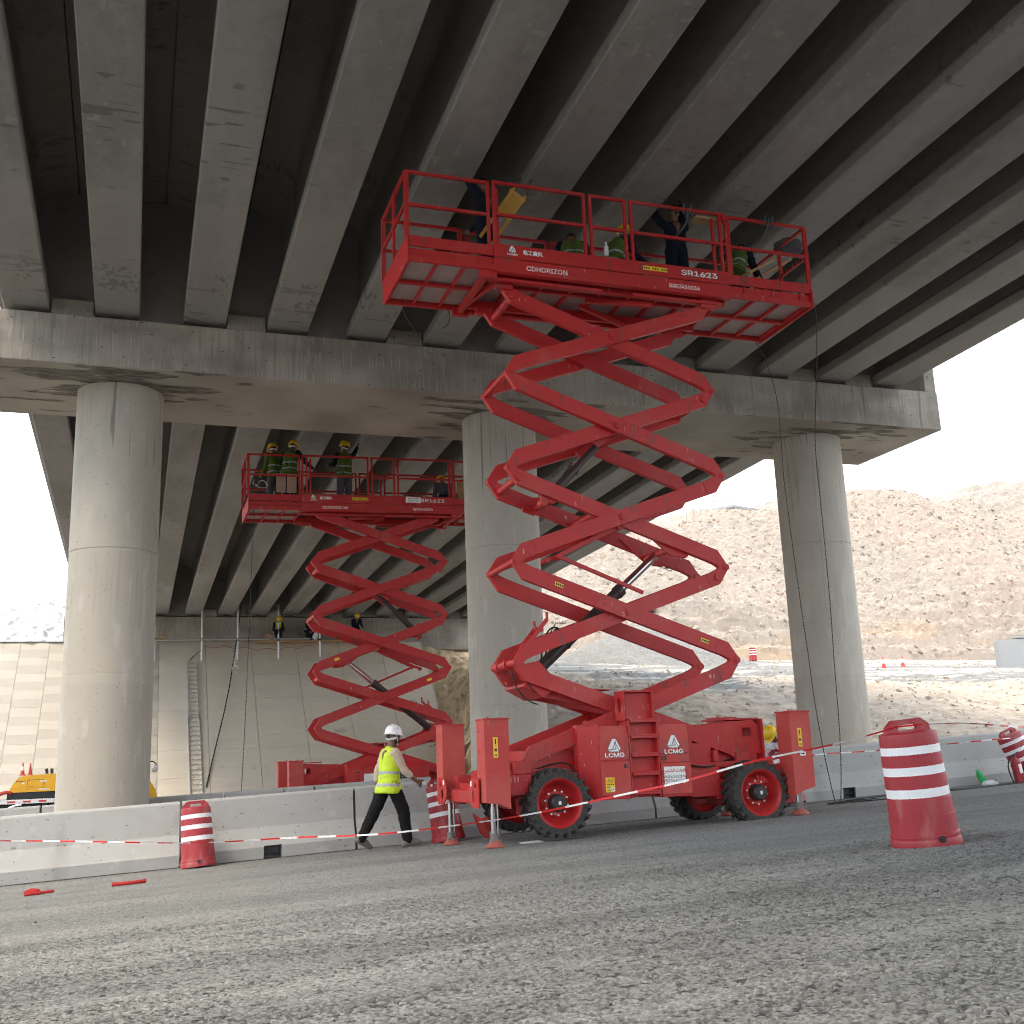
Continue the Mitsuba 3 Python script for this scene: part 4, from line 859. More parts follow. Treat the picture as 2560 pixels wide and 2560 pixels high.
    P('safety_prop', [bar((-1.62, -.42, zf + .05), (-1.16, -.42, zf + .58), .04, .05), bar((-1.62, -.20, zf + .05), (-1.24, -.20, zf + .50), .04, .05), bar((-1.24, -.44, zf + .44), (-1.24, -.18, zf + .44), .04, .04), bar((-1.16, -.42, zf + .58), (-1.16, -.42, zf + .68), .03, .03), bar((-1.26, -.20, zf + .50), (-1.27, -.20, zf + .58), .03, .03), cyl((-1.64, -.5, zf), (-1.64, .5, zf), .055, 16), cyl((-1.64, -.16, zf), (-1.64, -.05, zf), .075, 16), cyl((-1.64, .2, zf), (-1.64, .3, zf), .075, 16)], 'red')
    P('arm_hose', [tube(spline([(-1.66, -.3, zf - .1), (-1.62, -.42, zf - .35), (-1.45, -.35, zf - .5), (-1.3, -.3, zf - .55)], 20), .009, 6), tube(spline([(-1.5, -.36, zf - .1), (-1.48, -.45, zf - .28), (-1.35, -.4, zf - .40), (-1.15, -.3, zf - .36)], 20), .008, 6), tube(spline([(-.1, -.30, base_z + 1.5 * h + .05), (-.3, -.34, base_z + 1.5 * h - .1), (-.5, -.30, base_z + 1.5 * h - .14)], 14), .01, 6)], 'cable', True)
    # slide shoes at the bottom
    P('slide_shoe', [box(-1.76, -1.52, y - .05, y + .05, base_z - .10, base_z + .06, .01) for y in (-.55, .55)], 'red')
    P('pivot_seat', [box(1.55, 1.75, y - .05, y + .05, base_z - .12, base_z + .08, .01) for y in (-.47, .47)], 'red')
    # ------------------------------------------------ platform
    zt = base_z + 5 * h; pz = zt + (.05 if near else -.13)          # underside of the platform
    PL = numbered(K + '__platform'); xl, xm0, xm1, xr = -3.12, -1.86, 1.95, 3.40 if near else 3.22
    def Q(name, mesh, mat='red', smooth=False, lab=None): return put(name, mesh, mat, PL, smooth=smooth, to=T, label=lab)
    w = .80; fz = pz + .20
    for s in (-1, 1):
        y0, y1 = sorted((s * w, s * (w - .05))); yo0, yo1 = sorted((s * (w - .02), s * (w - .06)))
        Q('side_beam', [box(xm0, xm1, min(s * (w - .03), s * (w - .07)), max(s * (w - .03), s * (w - .07)), pz, pz + .21, .004), box(xm0, xm1, min(s * (w - .02), s * (w - .12)), max(s * (w - .02), s * (w - .12)), pz, pz + .02, .002), box(xm0 + .04, -.15, s * .62 - .03, s * .62 + .03, pz - .07, pz - .03), box(.35, xm1 - .1, s * .62 - .03, s * .62 + .03, pz - .07, pz - .03)])
        Q('toe_board', box(xm0, xm1, y0, min(y1, y0 + .03) if s < 0 else y1, pz + .212, pz + .42, .004) if s < 0 else box(xm0, xm1, s * w - .03, s * w, pz + .212, pz + .42, .004))
        for (a, b) in ((xl, xm0), (xm1, xr)):
            Q('extension_beam', [box(a, b, min(s * (w - .03), s * (w - .06)), max(s * (w - .03), s * (w - .06)), pz + .24, pz + .40, .004), box(a, b, min(s * (w - .07), s * (w - .10)), max(s * (w - .07), s * (w - .10)), pz + .12, pz + .23, .004), box(a, b, min(s * (w - .03), s * (w - .08)), max(s * (w - .03), s * (w - .08)), pz + .02, pz + .11, .004)])
            for x in np.linspace(a + .25, b - .2, 3): Q('rib', box(x - .012, x + .012, min(s * (w - .05), s * (w - .068)), max(s * (w - .05), s * (w - .068)), pz + .1, pz + .25))
    for x, t in ((xl, -1), (xr, 1)):
        Q('end_sheet', box(min(x, x - t * .02), max(x, x - t * .02), -w + .002, w - .002, pz + .0, pz + .40 if t < 0 else pz + .30, .003))
    # underside: plates between a grid of beams
    gy = [-.70, .0, .70]
    def bays(a, b, n, zz):
        e = np.linspace(a, b, n + 1)
        for i in range(n):
            for j in range(2):
                Q('floor_panel', box(e[i] + .01, e[i + 1] - .01, gy[j] + .01, gy[j + 1] - .01, zz + .055, zz + .063), 'deck_plate')
        for x in e: Q('cross_beam', box(x - .016, x + .016, -.74, .74, zz, zz + .053))
        for y in gy[1:2]: Q('long_beam', box(a, b, y - .03, y + .03, zz - .012, zz + .04))
    bays(xl + .05, xm0, 3, pz + .04); bays(xm0, xm1, 8, pz + .13); bays(xm1, xr - .06, 3, pz + .04)
    Q('slide_rail', [box(xm0 - .02, xm1, s * .50 - .035, s * .50 + .035, pz - .03, pz + .10) for s in (-1, 1)])
    Q('end_frame', [bar((xm0 - .1, -.72, pz - .02), (xm0 - .1, .72, pz - .02), .08, .08), bar((xm0 + .12, -.5, pz - .02), (xm0 - .1, .5, pz - .02), .06, .06), box(xm0 - .2, xm0 + .05, -.74, -.66, pz - .08, pz + .06), box(xm0 - .2, xm0 + .05, .66, .74, pz - .08, pz + .06)])
    Q('brace', [bar((-.2, -.1, pz + .02), (.75, -.45, pz - .10), .06, .07), bar((-.2, .1, pz + .02), (.75, .45, pz - .10), .06, .07)])
    Q('top_block', [box(-1.76, -1.5, y - .06, y + .06, zt - .08, pz + .05, .01) for y in (-.475, .475)] + [box(1.5, 1.78, y - .05, y + .05, zt - .08, pz + .05, .01) for y in (-.58, .58)])
    # rails: square tube
    rt, rm = pz + 1.38, pz + .88; t2 = .021
    zb = pz + .42
    def rail(a, b): return bar(a, b, .042, .042, up=(0, 0, 1) if abs(b[2] - a[2]) < .1 else (1, 0, 0))
    for s in (-1, 1):
        y = s * (w - .02)
        segs = [(xl, xm0 - .03), (xm0 + .0, -.42), (-.36, .24), (.30, xm1), (xm1 + .03, xr)]
        for k, (a, b) in enumerate(segs):
            nm = 'gate' if k == 2 else 'guard_rail'; zbb = zb if k in (1, 2, 3) else pz + .38
            if k == 2: zbb = pz + .42
            yy = y if k in (1, 2, 3) else s * (w - .065)
            Q(nm, [rail((a, yy, rt), (b, yy, rt)), rail((a, yy, rm), (b, yy, rm)), rail((a + t2, yy, zbb), (a + t2, yy, rt)), rail((b - t2, yy, zbb), (b - t2, yy, rt))] + ([box(a, b, yy - .008, yy + .008, zb, zb + .0)] if False else []))
        Q('inner_post', [rail((xm0 + .08, s * (w - .075), zb), (xm0 + .08, s * (w - .075), rt - .06)), rail((xm1 - .22, s * (w - .075), zb), (xm1 - .22, s * (w - .075), rt - .06)), rail((xm1 - .12, y, zb), (xm1 - .12, y, rt))])
    for x in (xl, xr):
        ye = w - .065
        Q('guard_rail', [rail((x, -ye, rt), (x, ye, rt)), rail((x, -ye, rm), (x, ye, rm)), rail((x, ye, pz + .38), (x, ye, rt)), rail((x, -ye, pz + .38), (x, -ye, rt)), rail((x, 0, pz + .38), (x, 0, rt))])
    Q('rail_hook', [tube([(xm1 - .05 + .05 * math.cos(a), -w - .012, rt - .10 + .05 * math.sin(a)) for a in np.linspace(-2.2, 2.2, 14)], .008, 6), cyl((xm1 - .06, -w - .02, rt - .07), (xm1 - .06, -w + .02, rt - .07), .035, 12)])
    # lettering on both toe boards
    for s in (-1, 1):
        rr = rz(0 if s < 0 else PI); o = lambda x, z, d=.0: (x * (1 if s < 0 else -1), s * (w + .0005 + d), z)
        xa, xb = (xm0, xm1) if s < 0 else (-xm1, -xm0)
        for m, mat in logo(.105): Q('badge', moved(moved(m, rr), None, o(xa + .27, pz + .355)), mat)
        Q('badge_lettering', moved(text('LCMG', .03, .003, True, 1.35), rr, o(xa + .27, pz + .275)), 'letter_white')
        Q('maker_lettering', moved(glyphs('cjk', .075, .003), rr, o(xa + .58, pz + .325)), 'letter_white')
        st = s * (w - .029)
        Q('stencil_lettering', moved(text('CDHORIZON', .068, .002, True, 1.1), rr, ((xa + .80) * (1 if s < 0 else -1), st, pz + .10)), 'stencil')
        Q('stencil_number', moved(text('B002450034', .062, .002, True, .95), rr, ((xb - .80) * (1 if s < 0 else -1), st, pz + .10)), 'stencil')
        Q('model_shadow', moved(text('SR1623', .085, .002, True, 1.45), rr, o(xb - .545, pz + .315)), 'print_black')
        Q('model_lettering', moved(text('SR1623', .082, .0035, True, 1.45), rr, o(xb - .55, pz + .32, .001)), 'letter_white')
        xd = xa + 2.52 if s < 0 else xa + 1.42
        Q('warning_decal', moved(moved(box(-.20, .20, -.003, 0, -.034, .034), rr), None, o(xd, pz + .32)), 'decal_yellow')
        Q('warning_print', moved(cat([box(-.185 + k * .036, -.165 + k * .036, -.0045, -.003, -.014, .014) for k in range(11) if k % 4 != 3]), rr, o(xd, pz + .32)), 'print_black')
        if s > 0:
            Q('notice_plate', moved(moved(box(-.19, .19, -.004, 0, -.075, .075), rr @ ry(.03)), None, o(xb - 1.05, pz + .33)), 'white_paint')
            Q('notice_lettering', moved(glyphs('arabic', .045, .0015), rr, o(xb - 1.05, pz + .365, .004)), 'print_black')
            Q('notice_number', [moved(text('0534222376', .026, .0015, False, 1.2), rr, o(xb - 1.05, pz + .315, .004)), moved(text('0577621267', .026, .0015, False, 1.2), rr, o(xb - 1.05, pz + .275, .004))], 'print_black')
    return dict(key=K, pz=pz, rt=rt, T=T)

LIFT1 = scissor_lift('near red scissor lift raised high in front of the barriers', M4(None, (6.42, 14.12, -1.03)), 1.352, .90, True, -1)
rotf = rz(PI) @ ry(0.018)
LIFT2 = scissor_lift('far red scissor lift behind the barriers, partly hidden by the middle column', M4(ry(-.018) @ rz(PI), (5.72, 26.4, -1.38)), 1.322, .90, False, 1)
# ---------------------------------------------------------------- people
def ball(r, n=20): return m3.Manifold.sphere(r, n)
def seg(p0, r0, p1, r1, n=20):
    return m3.Manifold.batch_hull([ball(r0, n).translate(list(map(float, p0))), ball(r1, n).translate(list(map(float, p1)))])
def ell(c, r, rot=None, n=24):
    b = ball(1.0, n).scale(list(map(float, r)))
    if rot is not None: b = b.transform(np.c_[rot, np.zeros(3)])
    return b.translate(list(map(float, c)))
def skin_of(ms, length=0.03, it=6):
    m = m3.Manifold.batch_boolean(ms, m3.OpType.Add).refine_to_length(length).to_mesh()
    t = trimesh.Trimesh(m.vert_properties[:, :3], m.tri_verts, process=True)
    trimesh.smoothing.filter_taubin(t, lamb=0.5, nu=0.53, iterations=it); return t
def raw(m):
    m = m.to_mesh(); return trimesh.Trimesh(m.vert_properties[:, :3], m.tri_verts, process=False)

def person(label, loc, heading, pose, wear, group=None, drop_legs=False):
    """Local frame: x ahead, y left, z up; loc is the ground between the feet."""
    g = lambda k, d=0.0: math.radians(pose.get(k, d))
    K = thing('person', label, 'person', group)
    thigh, shin, torso = .43, .42, .50
    legs, low = {}, 9
    for s, sy in (('l', 1), ('r', -1)):
        a, k, sp = g('thigh_' + s), g('knee_' + s), g('splay_' + s, 3)
        hip = np.array([0, sy * .085, 0]); d = np.array([math.sin(a) * math.cos(sp), sy * math.sin(sp), -math.cos(a) * math.cos(sp)])
        kn = hip + d * thigh; b = a - k; an = kn + np.array([math.sin(b), sy * .01, -math.cos(b)]) * shin
        fp = g('foot_' + s, 0); toe = an + np.array([.17 * math.cos(fp), sy * .03, -.045 + .17 * math.sin(fp)]); heel = an + np.array([-.06 * math.cos(fp), 0, -.045 - .06 * math.sin(fp)])
        legs[s] = (hip, kn, an, toe, heel); low = min(low, an[2] - .08, toe[2] - .035, heel[2] - .035)
    if 'hip_z' in pose: low = -pose['hip_z']
    lean, twist = g('lean'), g('twist')
    RT = rz(twist) @ ry(lean); up = lambda p: RT @ np.array(p, float)
    sh = {s: up([.0, sy * .185, torso - .06]) for s, sy in (('l', 1), ('r', -1))}
    arms = {}
    for s, sy in (('l', 1), ('r', -1)):
        a, e, o = g('arm_' + s), g('elbow_' + s), g('out_' + s, 8)
        d = lambda q: np.array([math.sin(q) * math.cos(o), sy * math.sin(o), -math.cos(q) * math.cos(o)])
        el = sh[s] + RT @ np.eye(3) @ (rz(0) @ d(a) * .285); wr = el + RT @ (d(a + e) * .25); hd = d(a + e + g('wrist_' + s, 0)); arms[s] = (el, wr, RT @ hd)
    RH = RT @ rz(g('look')) @ ry(g('nod')); neck = up([.0, 0, torso + .0]); hc = neck + RH @ np.array([.035, 0, .155])
    H = lambda p: hc + RH @ np.array(p, float)
    # the body: one continuous surface
    B = [seg(up([0, 0, 0]), .105, up([0, 0, .22]), .10), seg(up([0, 0, .22]), .10, up([-.01, 0, .40]), .11), seg(up([-.005, .12, .42]), .06, up([-.005, -.12, .42]), .06), seg(up([0, 0, .40]), .07, neck + RH @ np.array([0.01, 0, .03]), .055), seg(neck, .056, H([-.01, 0, -.06]), .058),
         ell(H([0, 0, .02]), (.098, .076, .112), RH), seg(H([.035, 0, -.06]), .05, H([.055, 0, -.085]), .032), seg(H([.085, 0, .02]), .012, H([.108, 0, -.015]), .014), ell(H([-.005, .078, 0]), (.022, .010, .034), RH, 12), ell(H([-.005, -.078, 0]), (.022, .010, .034), RH, 12), seg(H([.088, .02, -.052]), .009, H([.088, -.02, -.052]), .009, 10), seg(H([.075, .04, .035]), .016, H([.075, -.04, .035]), .016, 10)]
    for s, sy in (('l', 1), ('r', -1)):
        hip, kn, an, toe, heel = legs[s]; B += [seg(hip, .075, kn, .05), seg(kn, .05, an, .036), seg(an, .036, toe, .026), seg(an, .034, heel, .028)]
        el, wr, hd = arms[s]; B += [seg(sh[s], .048, el, .038), seg(el, .038, wr, .026)]
        side = np.cross(hd, RT @ np.array([0, 1.0, 0])); side /= np.linalg.norm(side) + 1e-9; curl = np.cross(side, hd) * (-sy)
        # palm, four fingers, thumb
        pm = wr + hd * .085; B += [m3.Manifold.batch_hull([ball(.017, 12).translate((wr + hd * .02 + side * q).tolist()) for q in (-.018, .018)] + [ball(.013, 12).translate((pm + side * q).tolist()) for q in (-.032, .032)])]
        cl = g('grip_' + s, 35)
        for f, (q, L) in enumerate(((-.030, .062), (-.010, .074), (.010, .070), (.030, .055))):
            p = pm + side * q; dd = hd
            for j in range(3):
                an_ = cl * (.6 + .4 * j); dd = hd * math.cos(an_ * (j + 1) * .7) + curl * math.sin(an_ * (j + 1) * .7); p2 = p + dd * L * (.42, .33, .25)[j]
                B.append(seg(p, .0095 - .0012 * j, p2, .0085 - .0012 * j, 10)); p = p2
        t0 = wr + hd * .035 - side * .024; t1 = t0 - side * .032 + hd * .025 + curl * .01; t2 = t1 + hd * .034 + curl * .018; B += [seg(t0, .013, t1, .011, 10), seg(t1, .011, t2, .009, 10)]
    ax = np.array(loc, float); TM = M4(rz(heading), ax) @ M4(None, (0, 0, -low))
    def put_(nm, m, mat, sm_=True): return put(nm, m, mat, K, smooth=sm_, to=TM)
    body = put_('body', skin_of(B, .022, 4), 'skin')
    put('eye', ell(H([.086, .033, .022]), (.011, .013, .009), RH, 10).to_mesh() and raw(ell(H([.086, .033, .022]), (.011, .013, .009), RH, 10)), 'hair', body, to=TM)
    put('eye', raw(ell(H([.086, -.033, .022]), (.011, .013, .009), RH, 10)), 'hair', body, to=TM)
    # trousers
    Tt = [seg(up([0, .05, .06]), .125, up([0, -.05, .06]), .125), seg(up([0, 0, .02]), .135, up([0, 0, .12]), .128)]
    for s in 'lr':
        hip, kn, an, toe, heel = legs[s]; Tt += [seg(hip + [0, 0, .02], .110, kn, .090), seg(kn, .090, an + (kn - an) * .12, .074), seg(an + (kn - an) * .12, .066, an + (kn - an) * .02, .07)]
    put_('trousers', wrinkle(skin_of(Tt, .03, 5), 7), wear['legs'])
    # shirt with its sleeves
    St = [seg(up([0, .04, .10]), .128, up([0, -.04, .10]), .128), seg(up([0, .05, .12]), .118, up([-.005, .07, .36]), .112), seg(up([0, -.05, .12]), .118, up([-.005, -.07, .36]), .112), seg(up([-.005, .13, .42]), .075, up([-.005, -.13, .42]), .075), seg(up([-.005, 0, .42]), .085, up([0, 0, .49]), .062)]
    for s in 'lr':
        el, wr, hd = arms[s]; St += [seg(sh[s], .072, el, .058)]
        St += [seg(el, .058, el + (wr - el) * (.45 if wear.get('rolled') else .92), .052 if wear.get('rolled') else .042)]
    put_('shirt', wrinkle(skin_of(St, .03, 4), 3), wear['shirt'])
    if wear.get('vest'):
        V = [seg(up([.03, .05, -.08]), .150, up([.03, -.05, -.08]), .150), seg(up([-.015, .06, -.10]), .168, up([-.015, -.06, -.10]), .168), seg(up([-.01, .05, -.10]), .160, up([0, .05, .06]), .14), seg(up([-.01, -.05, -.10]), .160, up([0, -.05, .06]), .14), seg(up([0, .05, .02]), .136, up([-.006, .068, .36]), .125), seg(up([0, -.05, .02]), .136, up([-.006, -.068, .36]), .125), seg(up([-.006, .11, .425]), .083, up([-.006, -.11, .425]), .083), seg(up([-.006, 0, .42]), .09, up([-.02, 0, .47]), .072)]
        vm = m3.Manifold.batch_boolean(V, m3.OpType.Add); cut = m3.Manifold.cube([1, 1, .4], True).translate([0, 0, -.34])
        vm = vm - cut.transform(np.c_[RT, np.zeros(3)])
        vt = vm.refine_to_length(.03).to_mesh(); vt = trimesh.Trimesh(vt.vert_properties[:, :3], vt.tri_verts, process=True); trimesh.smoothing.filter_taubin(vt, lamb=.5, nu=.53, iterations=3)
        vk = put_('vest', wrinkle(vt, 11), wear['vest'])
        big = m3.Manifold.batch_boolean([seg(up([-.015, .06, -.10]), .171, up([-.015, -.06, -.10]), .171), seg(up([-.01, .05, -.10]), .164, up([0, .05, .06]), .145), seg(up([-.01, -.05, -.10]), .164, up([0, -.05, .06]), .145), seg(up([0, .05, .02]), .141, up([-.006, .068, .36]), .130), seg(up([0, -.05, .02]), .141, up([-.006, -.068, .36]), .130)], m3.OpType.Add)
        for zz in (-.02, .15):
            bnd = big ^ m3.Manifold.cube([1, 1, .042], True).translate([0, 0, zz]).transform(np.c_[RT, np.zeros(3)]); put('reflective_band', raw(bnd), 'retro_grey', vk, to=TM, smooth=30)
    for s in 'lr':
        hip, kn, an, toe, heel = legs[s]; fd = toe - heel; fd /= np.linalg.norm(fd)
        put_('boot', skin_of([seg(an + [0, 0, .03], .058, an, .056), seg(an, .055, toe - fd * .02, .040), seg(heel + [0, 0, .006], .042, toe, .036), seg(an, .05, heel, .045)], .02, 3), wear.get('boots', 'boot'))
    # head gear
    hat = wear.get('helmet')
    hr = ell(H([-.012, 0, .035]), (.104, .084, .108), RH) - m3.Manifold.cube([.4, .4, .3], True).translate([.10, 0, -.16]).transform(np.c_[RH, np.zeros(3)]).translate((hc + RH @ np.array([0, 0, .045])).tolist()) - m3.Manifold.cube([.2, .4, .4], True).translate([.145, 0, 0]).transform(np.c_[RH, np.zeros(3)]).translate(hc.tolist())
    if hr.num_tri(): put('hair', raw(hr), 'hair', body, to=TM, smooth=40)
    if wear.get('beard'): put('beard', raw(m3.Manifold.batch_hull([ball(.036, 14).translate(H([.05, 0, -.092]).tolist()), ball(.03, 14).translate(H([.01, .05, -.05]).tolist()), ball(.03, 14).translate(H([.01, -.05, -.05]).tolist()), ball(.022, 14).translate(H([.075, 0, -.06]).tolist())])), 'hair', body, to=TM, smooth=True)
    if hat:
        pr = [(.138, -.004), (.140, .0), (.124, .006), (.121, .02), (.119, .05), (.108, .09), (.085, .122), (.05, .142), (.001, .150)]
        d = lathe(pr, 36); v = d.vertices.copy(); v[:, 0] *= 1.08; v[:, 0] += np.where(v[:, 0] > .1, .028, 0) * (v[:, 2] < .008); v[:, 2] += .006 * np.exp(-(v[:, 1] / .02) ** 2) * (v[:, 2] > .05); d.vertices = v
        d.apply_transform(M4(RH, H([-.006, 0, .045]))); hk = put_('helmet', d, hat, 35)
        put('strap', tube([H([.0, -.080, .05]), H([.02, -.079, -.02]), H([.045, -.05, -.10]), H([.052, 0, -.118]), H([.045, .05, -.10]), H([.02, .079, -.02]), H([0, .080, .05])], .005, 6), 'white_paint', hk, to=TM)
        put('head_band', raw((ell(H([-.012, 0, .0]), (.112, .092, .06), RH) ^ m3.Manifold.cube([.4, .4, .035], True).transform(np.c_[RH @ ry(-.35), np.zeros(3)]).translate(H([-.03, 0, -.01]).tolist())) - m3.Manifold.cube([.3, .4, .3], True).translate([.15, 0, 0]).transform(np.c_[RH, np.zeros(3)]).translate(hc.tolist())), 'cloth_white', hk, to=TM, smooth=30)
    return dict(key=K, T=TM, hand={s: arms[s][1] + arms[s][2] * .10 for s in 'lr'}, wrist={s: arms[s] for s in 'lr'})

def wrinkle(m, seed):
    n = m.vertex_normals; v = np.array(m.vertices); a = meshkit.noise(v * [11, 11, 24], seed) - .5 + .6 * (meshkit.noise(v * [30, 30, 42], seed + 1) - .5)
    m.vertices = v + n * (a * .016)[:, None]; return m

man = person('man walking in a lime hi-vis vest and white helmet beside the concrete barriers', (3.55, 15.95, road_z(3.55, 15.95)), 0.20,
             dict(thigh_l=-26, knee_l=3, foot_l=-28, thigh_r=24, knee_r=16, foot_r=6, lean=3, arm_r=28, elbow_r=24, out_r=6, arm_l=-18, elbow_l=20, nod=4, look=10, wrist_r=25, grip_r=45),
             dict(legs='cloth_black', shirt='cloth_beige', vest='vest', helmet='helmet_white', rolled=True, beard=True))
# the water bottle in his right hand
hw = man['hand']['r']; bt = thing('water_bottle', 'clear plastic water bottle held by the walking man', 'bottle')
put('bottle', lathe([(.028, -.11), (.032, -.10), (.032, -.02), (.029, 0), (.032, .02), (.032, .06), (.013, .10), (.013, .115), (.001, .115)], 20).apply_transform(man['T'] @ M4(ry(1.75), hw + [.02, -.0, -.02])), 'clear_plastic', bt, smooth=40)
put('label_band', lathe([(.0325, -.05), (.0328, -.045), (.0328, .01), (.0325, .015)], 20, 'z', True).apply_transform(man['T'] @ M4(ry(1.75), hw + [.02, 0, -.02])), 'cloth_white', bt, smooth=40)
put('cap', lathe([(.015, .113), (.015, .132), (.001, .133)], 16).apply_transform(man['T'] @ M4(ry(1.75), hw + [.02, 0, -.02])), 'white_paint', bt)
person('man bending down in a white shirt and yellow helmet behind the right wheel', (10.66, 16.22, road_z(10.3, 16.2)), PI + .15,
       dict(thigh_l=50, knee_l=70, thigh_r=60, knee_r=85, lean=42, arm_r=20, elbow_r=30, arm_l=30, elbow_l=20, nod=18), dict(legs='cloth_grey', shirt='cloth_white', helmet='helmet_yellow'))
DK2 = 6.20
grp = 'workers on the far lift platform'
person('worker at the left end of the far platform, lower of two standing close together', (3.10, 26.5, DK2), PI * .62, dict(lean=8, arm_r=20, elbow_r=60, arm_l=15, elbow_l=30, nod=15, knee_l=22, thigh_l=12, knee_r=22, thigh_r=10), dict(legs='cloth_grey', shirt='vest_green_shaded', vest='vest_green_shaded', helmet='helmet_yellow'), grp)
person('worker in navy sleeves and green vest reaching right on the far platform', (3.40, 26.15, DK2), PI * .30, dict(lean=10, arm_r=45, elbow_r=20, out_r=25, arm_l=20, elbow_l=40, nod=12, thigh_l=10, knee_l=20, thigh_r=10, knee_r=18), dict(legs='cloth_navy', shirt='cloth_navy', vest='vest_green_shaded', helmet='helmet_yellow'), grp)
person('worker on the far platform raising an arm to the girder', (4.78, 26.25, DK2), PI * .55, dict(lean=-3, arm_r=120, elbow_r=40, out_r=28, arm_l=40, elbow_l=60, nod=-8, look=25), dict(legs='cloth_grey', shirt='cloth_navy', vest='vest_green_shaded', helmet='helmet_yellow'), grp)
person('worker crouching at the right end of the far platform', (7.42, 26.3, DK2), PI * .5, dict(thigh_l=95, knee_l=140, thigh_r=90, knee_r=140, lean=25, nod=15, arm_l=30, arm_r=30, elbow_l=30, elbow_r=30, foot_l=-10, foot_r=-10), dict(legs='cloth_navy', shirt='cloth_grey', helmet='helmet_yellow'), grp)
DK1 = 6.885
grp = 'workers on the near lift platform'
person('worker in dark blue standing between the girders at the left of the near platform', (4.72, 14.15, DK1), PI * .75, dict(lean=2, arm_r=30, elbow_r=50, arm_l=150, elbow_l=20), dict(legs='cloth_navy', shirt='cloth_navy'), grp)
person('worker in green vest crouching left of the platform gate', (6.12, 14.1, DK1), PI * .4, dict(thigh_l=88, knee_l=130, thigh_r=80, knee_r=130, lean=28, nod=10, arm_l=50, arm_r=40, elbow_l=30, elbow_r=40, foot_l=-12, foot_r=-12), dict(legs='cloth_navy', shirt='cloth_navy', vest='vest_green_shaded'), grp)
person('worker in green vest and yellow helmet crouching behind the platform gate', (6.82, 14.25, DK1), PI * .1, dict(thigh_l=70, knee_l=100, thigh_r=75, knee_r=110, lean=22, nod=10, arm_l=40, arm_r=50, elbow_l=40, elbow_r=30), dict(legs='cloth_navy', shirt='cloth_navy', vest='vest_green_shaded', helmet='helmet_yellow'), grp)
person('worker in dark clothes standing up between girders behind the plank', (7.95, 14.2, DK1), PI * .5, dict(lean=0, arm_r=150, elbow_r=15, arm_l=140, elbow_l=30, nod=-20), dict(legs='cloth_navy', shirt='cloth_navy'), grp)
person('worker in dark blue kneeling at the right end of the near platform', (8.98, 14.2, DK1), PI * .2, dict(thigh_l=85, knee_l=125, thigh_r=20, knee_r=100, lean=30, nod=20, arm_l=50, arm_r=50, elbow_l=20, elbow_r=30, foot_r=-60, foot_l=0), dict(legs='cloth_navy', shirt='cloth_navy', vest='vest_green_shaded'), grp)
grp = 'workers at the foot of the abutment'
crouch = dict(thigh_l=95, knee_l=125, thigh_r=85, knee_r=125, lean=30, nod=10, arm_l=50, arm_r=55, elbow_l=35, elbow_r=25)
ZA = 6.0
person('worker crouching at the abutment behind the third post', (6.55, 54.25, ZA), -PI * .5, crouch, dict(legs='cloth_navy', shirt='cloth_navy', vest='vest', helmet='helmet_yellow'), grp)
person('worker sitting with a white bucket at the abutment left of the far lift', (7.95, 54.3, ZA), -PI * .3, crouch, dict(legs='cloth_navy', shirt='cloth_navy', vest='vest_green_shaded', helmet='helmet_yellow'), grp)
person('worker at the abutment seen through the top of the far lift arms', (10.45, 54.3, ZA), -PI * .5, dict(crouch, thigh_l=60, knee_l=95, thigh_r=60, knee_r=95), dict(legs='cloth_navy', shirt='cloth_navy', helmet='helmet_yellow'), grp)
# ---------------------------------------------------------------- drums, cones, tapes
def drum(label, loc, rot=np.eye(3), sc=1.0, group='red and white traffic drums', plug_at=-PI / 2, simple=False):
    K = thing('traffic_drum', label, 'traffic drum', group); T = M4(rot @ np.diag([sc] * 3), loc)
    prof = [(.30, 0), (.305, .012), (.305, .05), (.292, .062), (.288, .075), (.297, .085), (.292, .10), (.272, .105), (.270, .12), (.266, .235), (.258, .238), (.252, .345), (.250, .35), (.238, .355), (.236, .362), (.234, .430), (.240, .440), (.234, .510), (.224, .514), (.223, .522), (.221, .588), (.226, .596), (.221, .660), (.212, .664), (.211, .672), (.209, .735), (.212, .745), (.207, .80), (.195, .825), (.17, .835), (.001, .84)]
    prof = [(.203 + (a - .19) * .44 if a > .19 else a, b) for a, b in prof]; put('body', lathe(prof, 56), 'drum_red', K, smooth=35, to=T)
    for (z0, z1, r0, r1) in ((.362, .428, .2375, .2355), (.522, .586, .2245, .2225), (.672, .733, .2125, .2105)):
        put('reflective_band', lathe([(.203 + (q - .19) * .44 + o, z) for q, o, z in ((r0, -.004, z0), (r0, .0012, z0 + .002), (r1, .0012, z1 - .002), (r1, -.004, z1))], 56), 'reflective', K, smooth=35, to=T)
    if not simple:
        hd = Polygon([(-.195, .80), (-.18, .875), (-.12, .925), (.12, .925), (.18, .875), (.195, .80)]).difference(Polygon([(-.085, .858), (-.075, .885), (.075, .885), (.085, .858), (.075, .845), (-.075, .845)]))
        put('handle', prism(hd, -.022, .022), 'drum_red', K, to=T)
        c, s = math.cos(plug_at), math.sin(plug_at)
        put('plug', [cyl((.245 * c, .245 * s, .07), (.268 * c, .268 * s, .07), .024, 14), cyl((.26 * c, .26 * s, .07), (.274 * c, .274 * s, .07), .012, 8)], 'black_steel', K, to=T)
    return K
tilt = rx(-.04) @ ry(.04)
drum('dusty red and white traffic drum standing alone on the road at right', (5.70, 7.05, road_z(5.7, 7.05) - .002), rz(-.75) @ rz(.65) @ ry(-.085) @ rx(.02), 1.02, plug_at=-PI / 2 - .12)
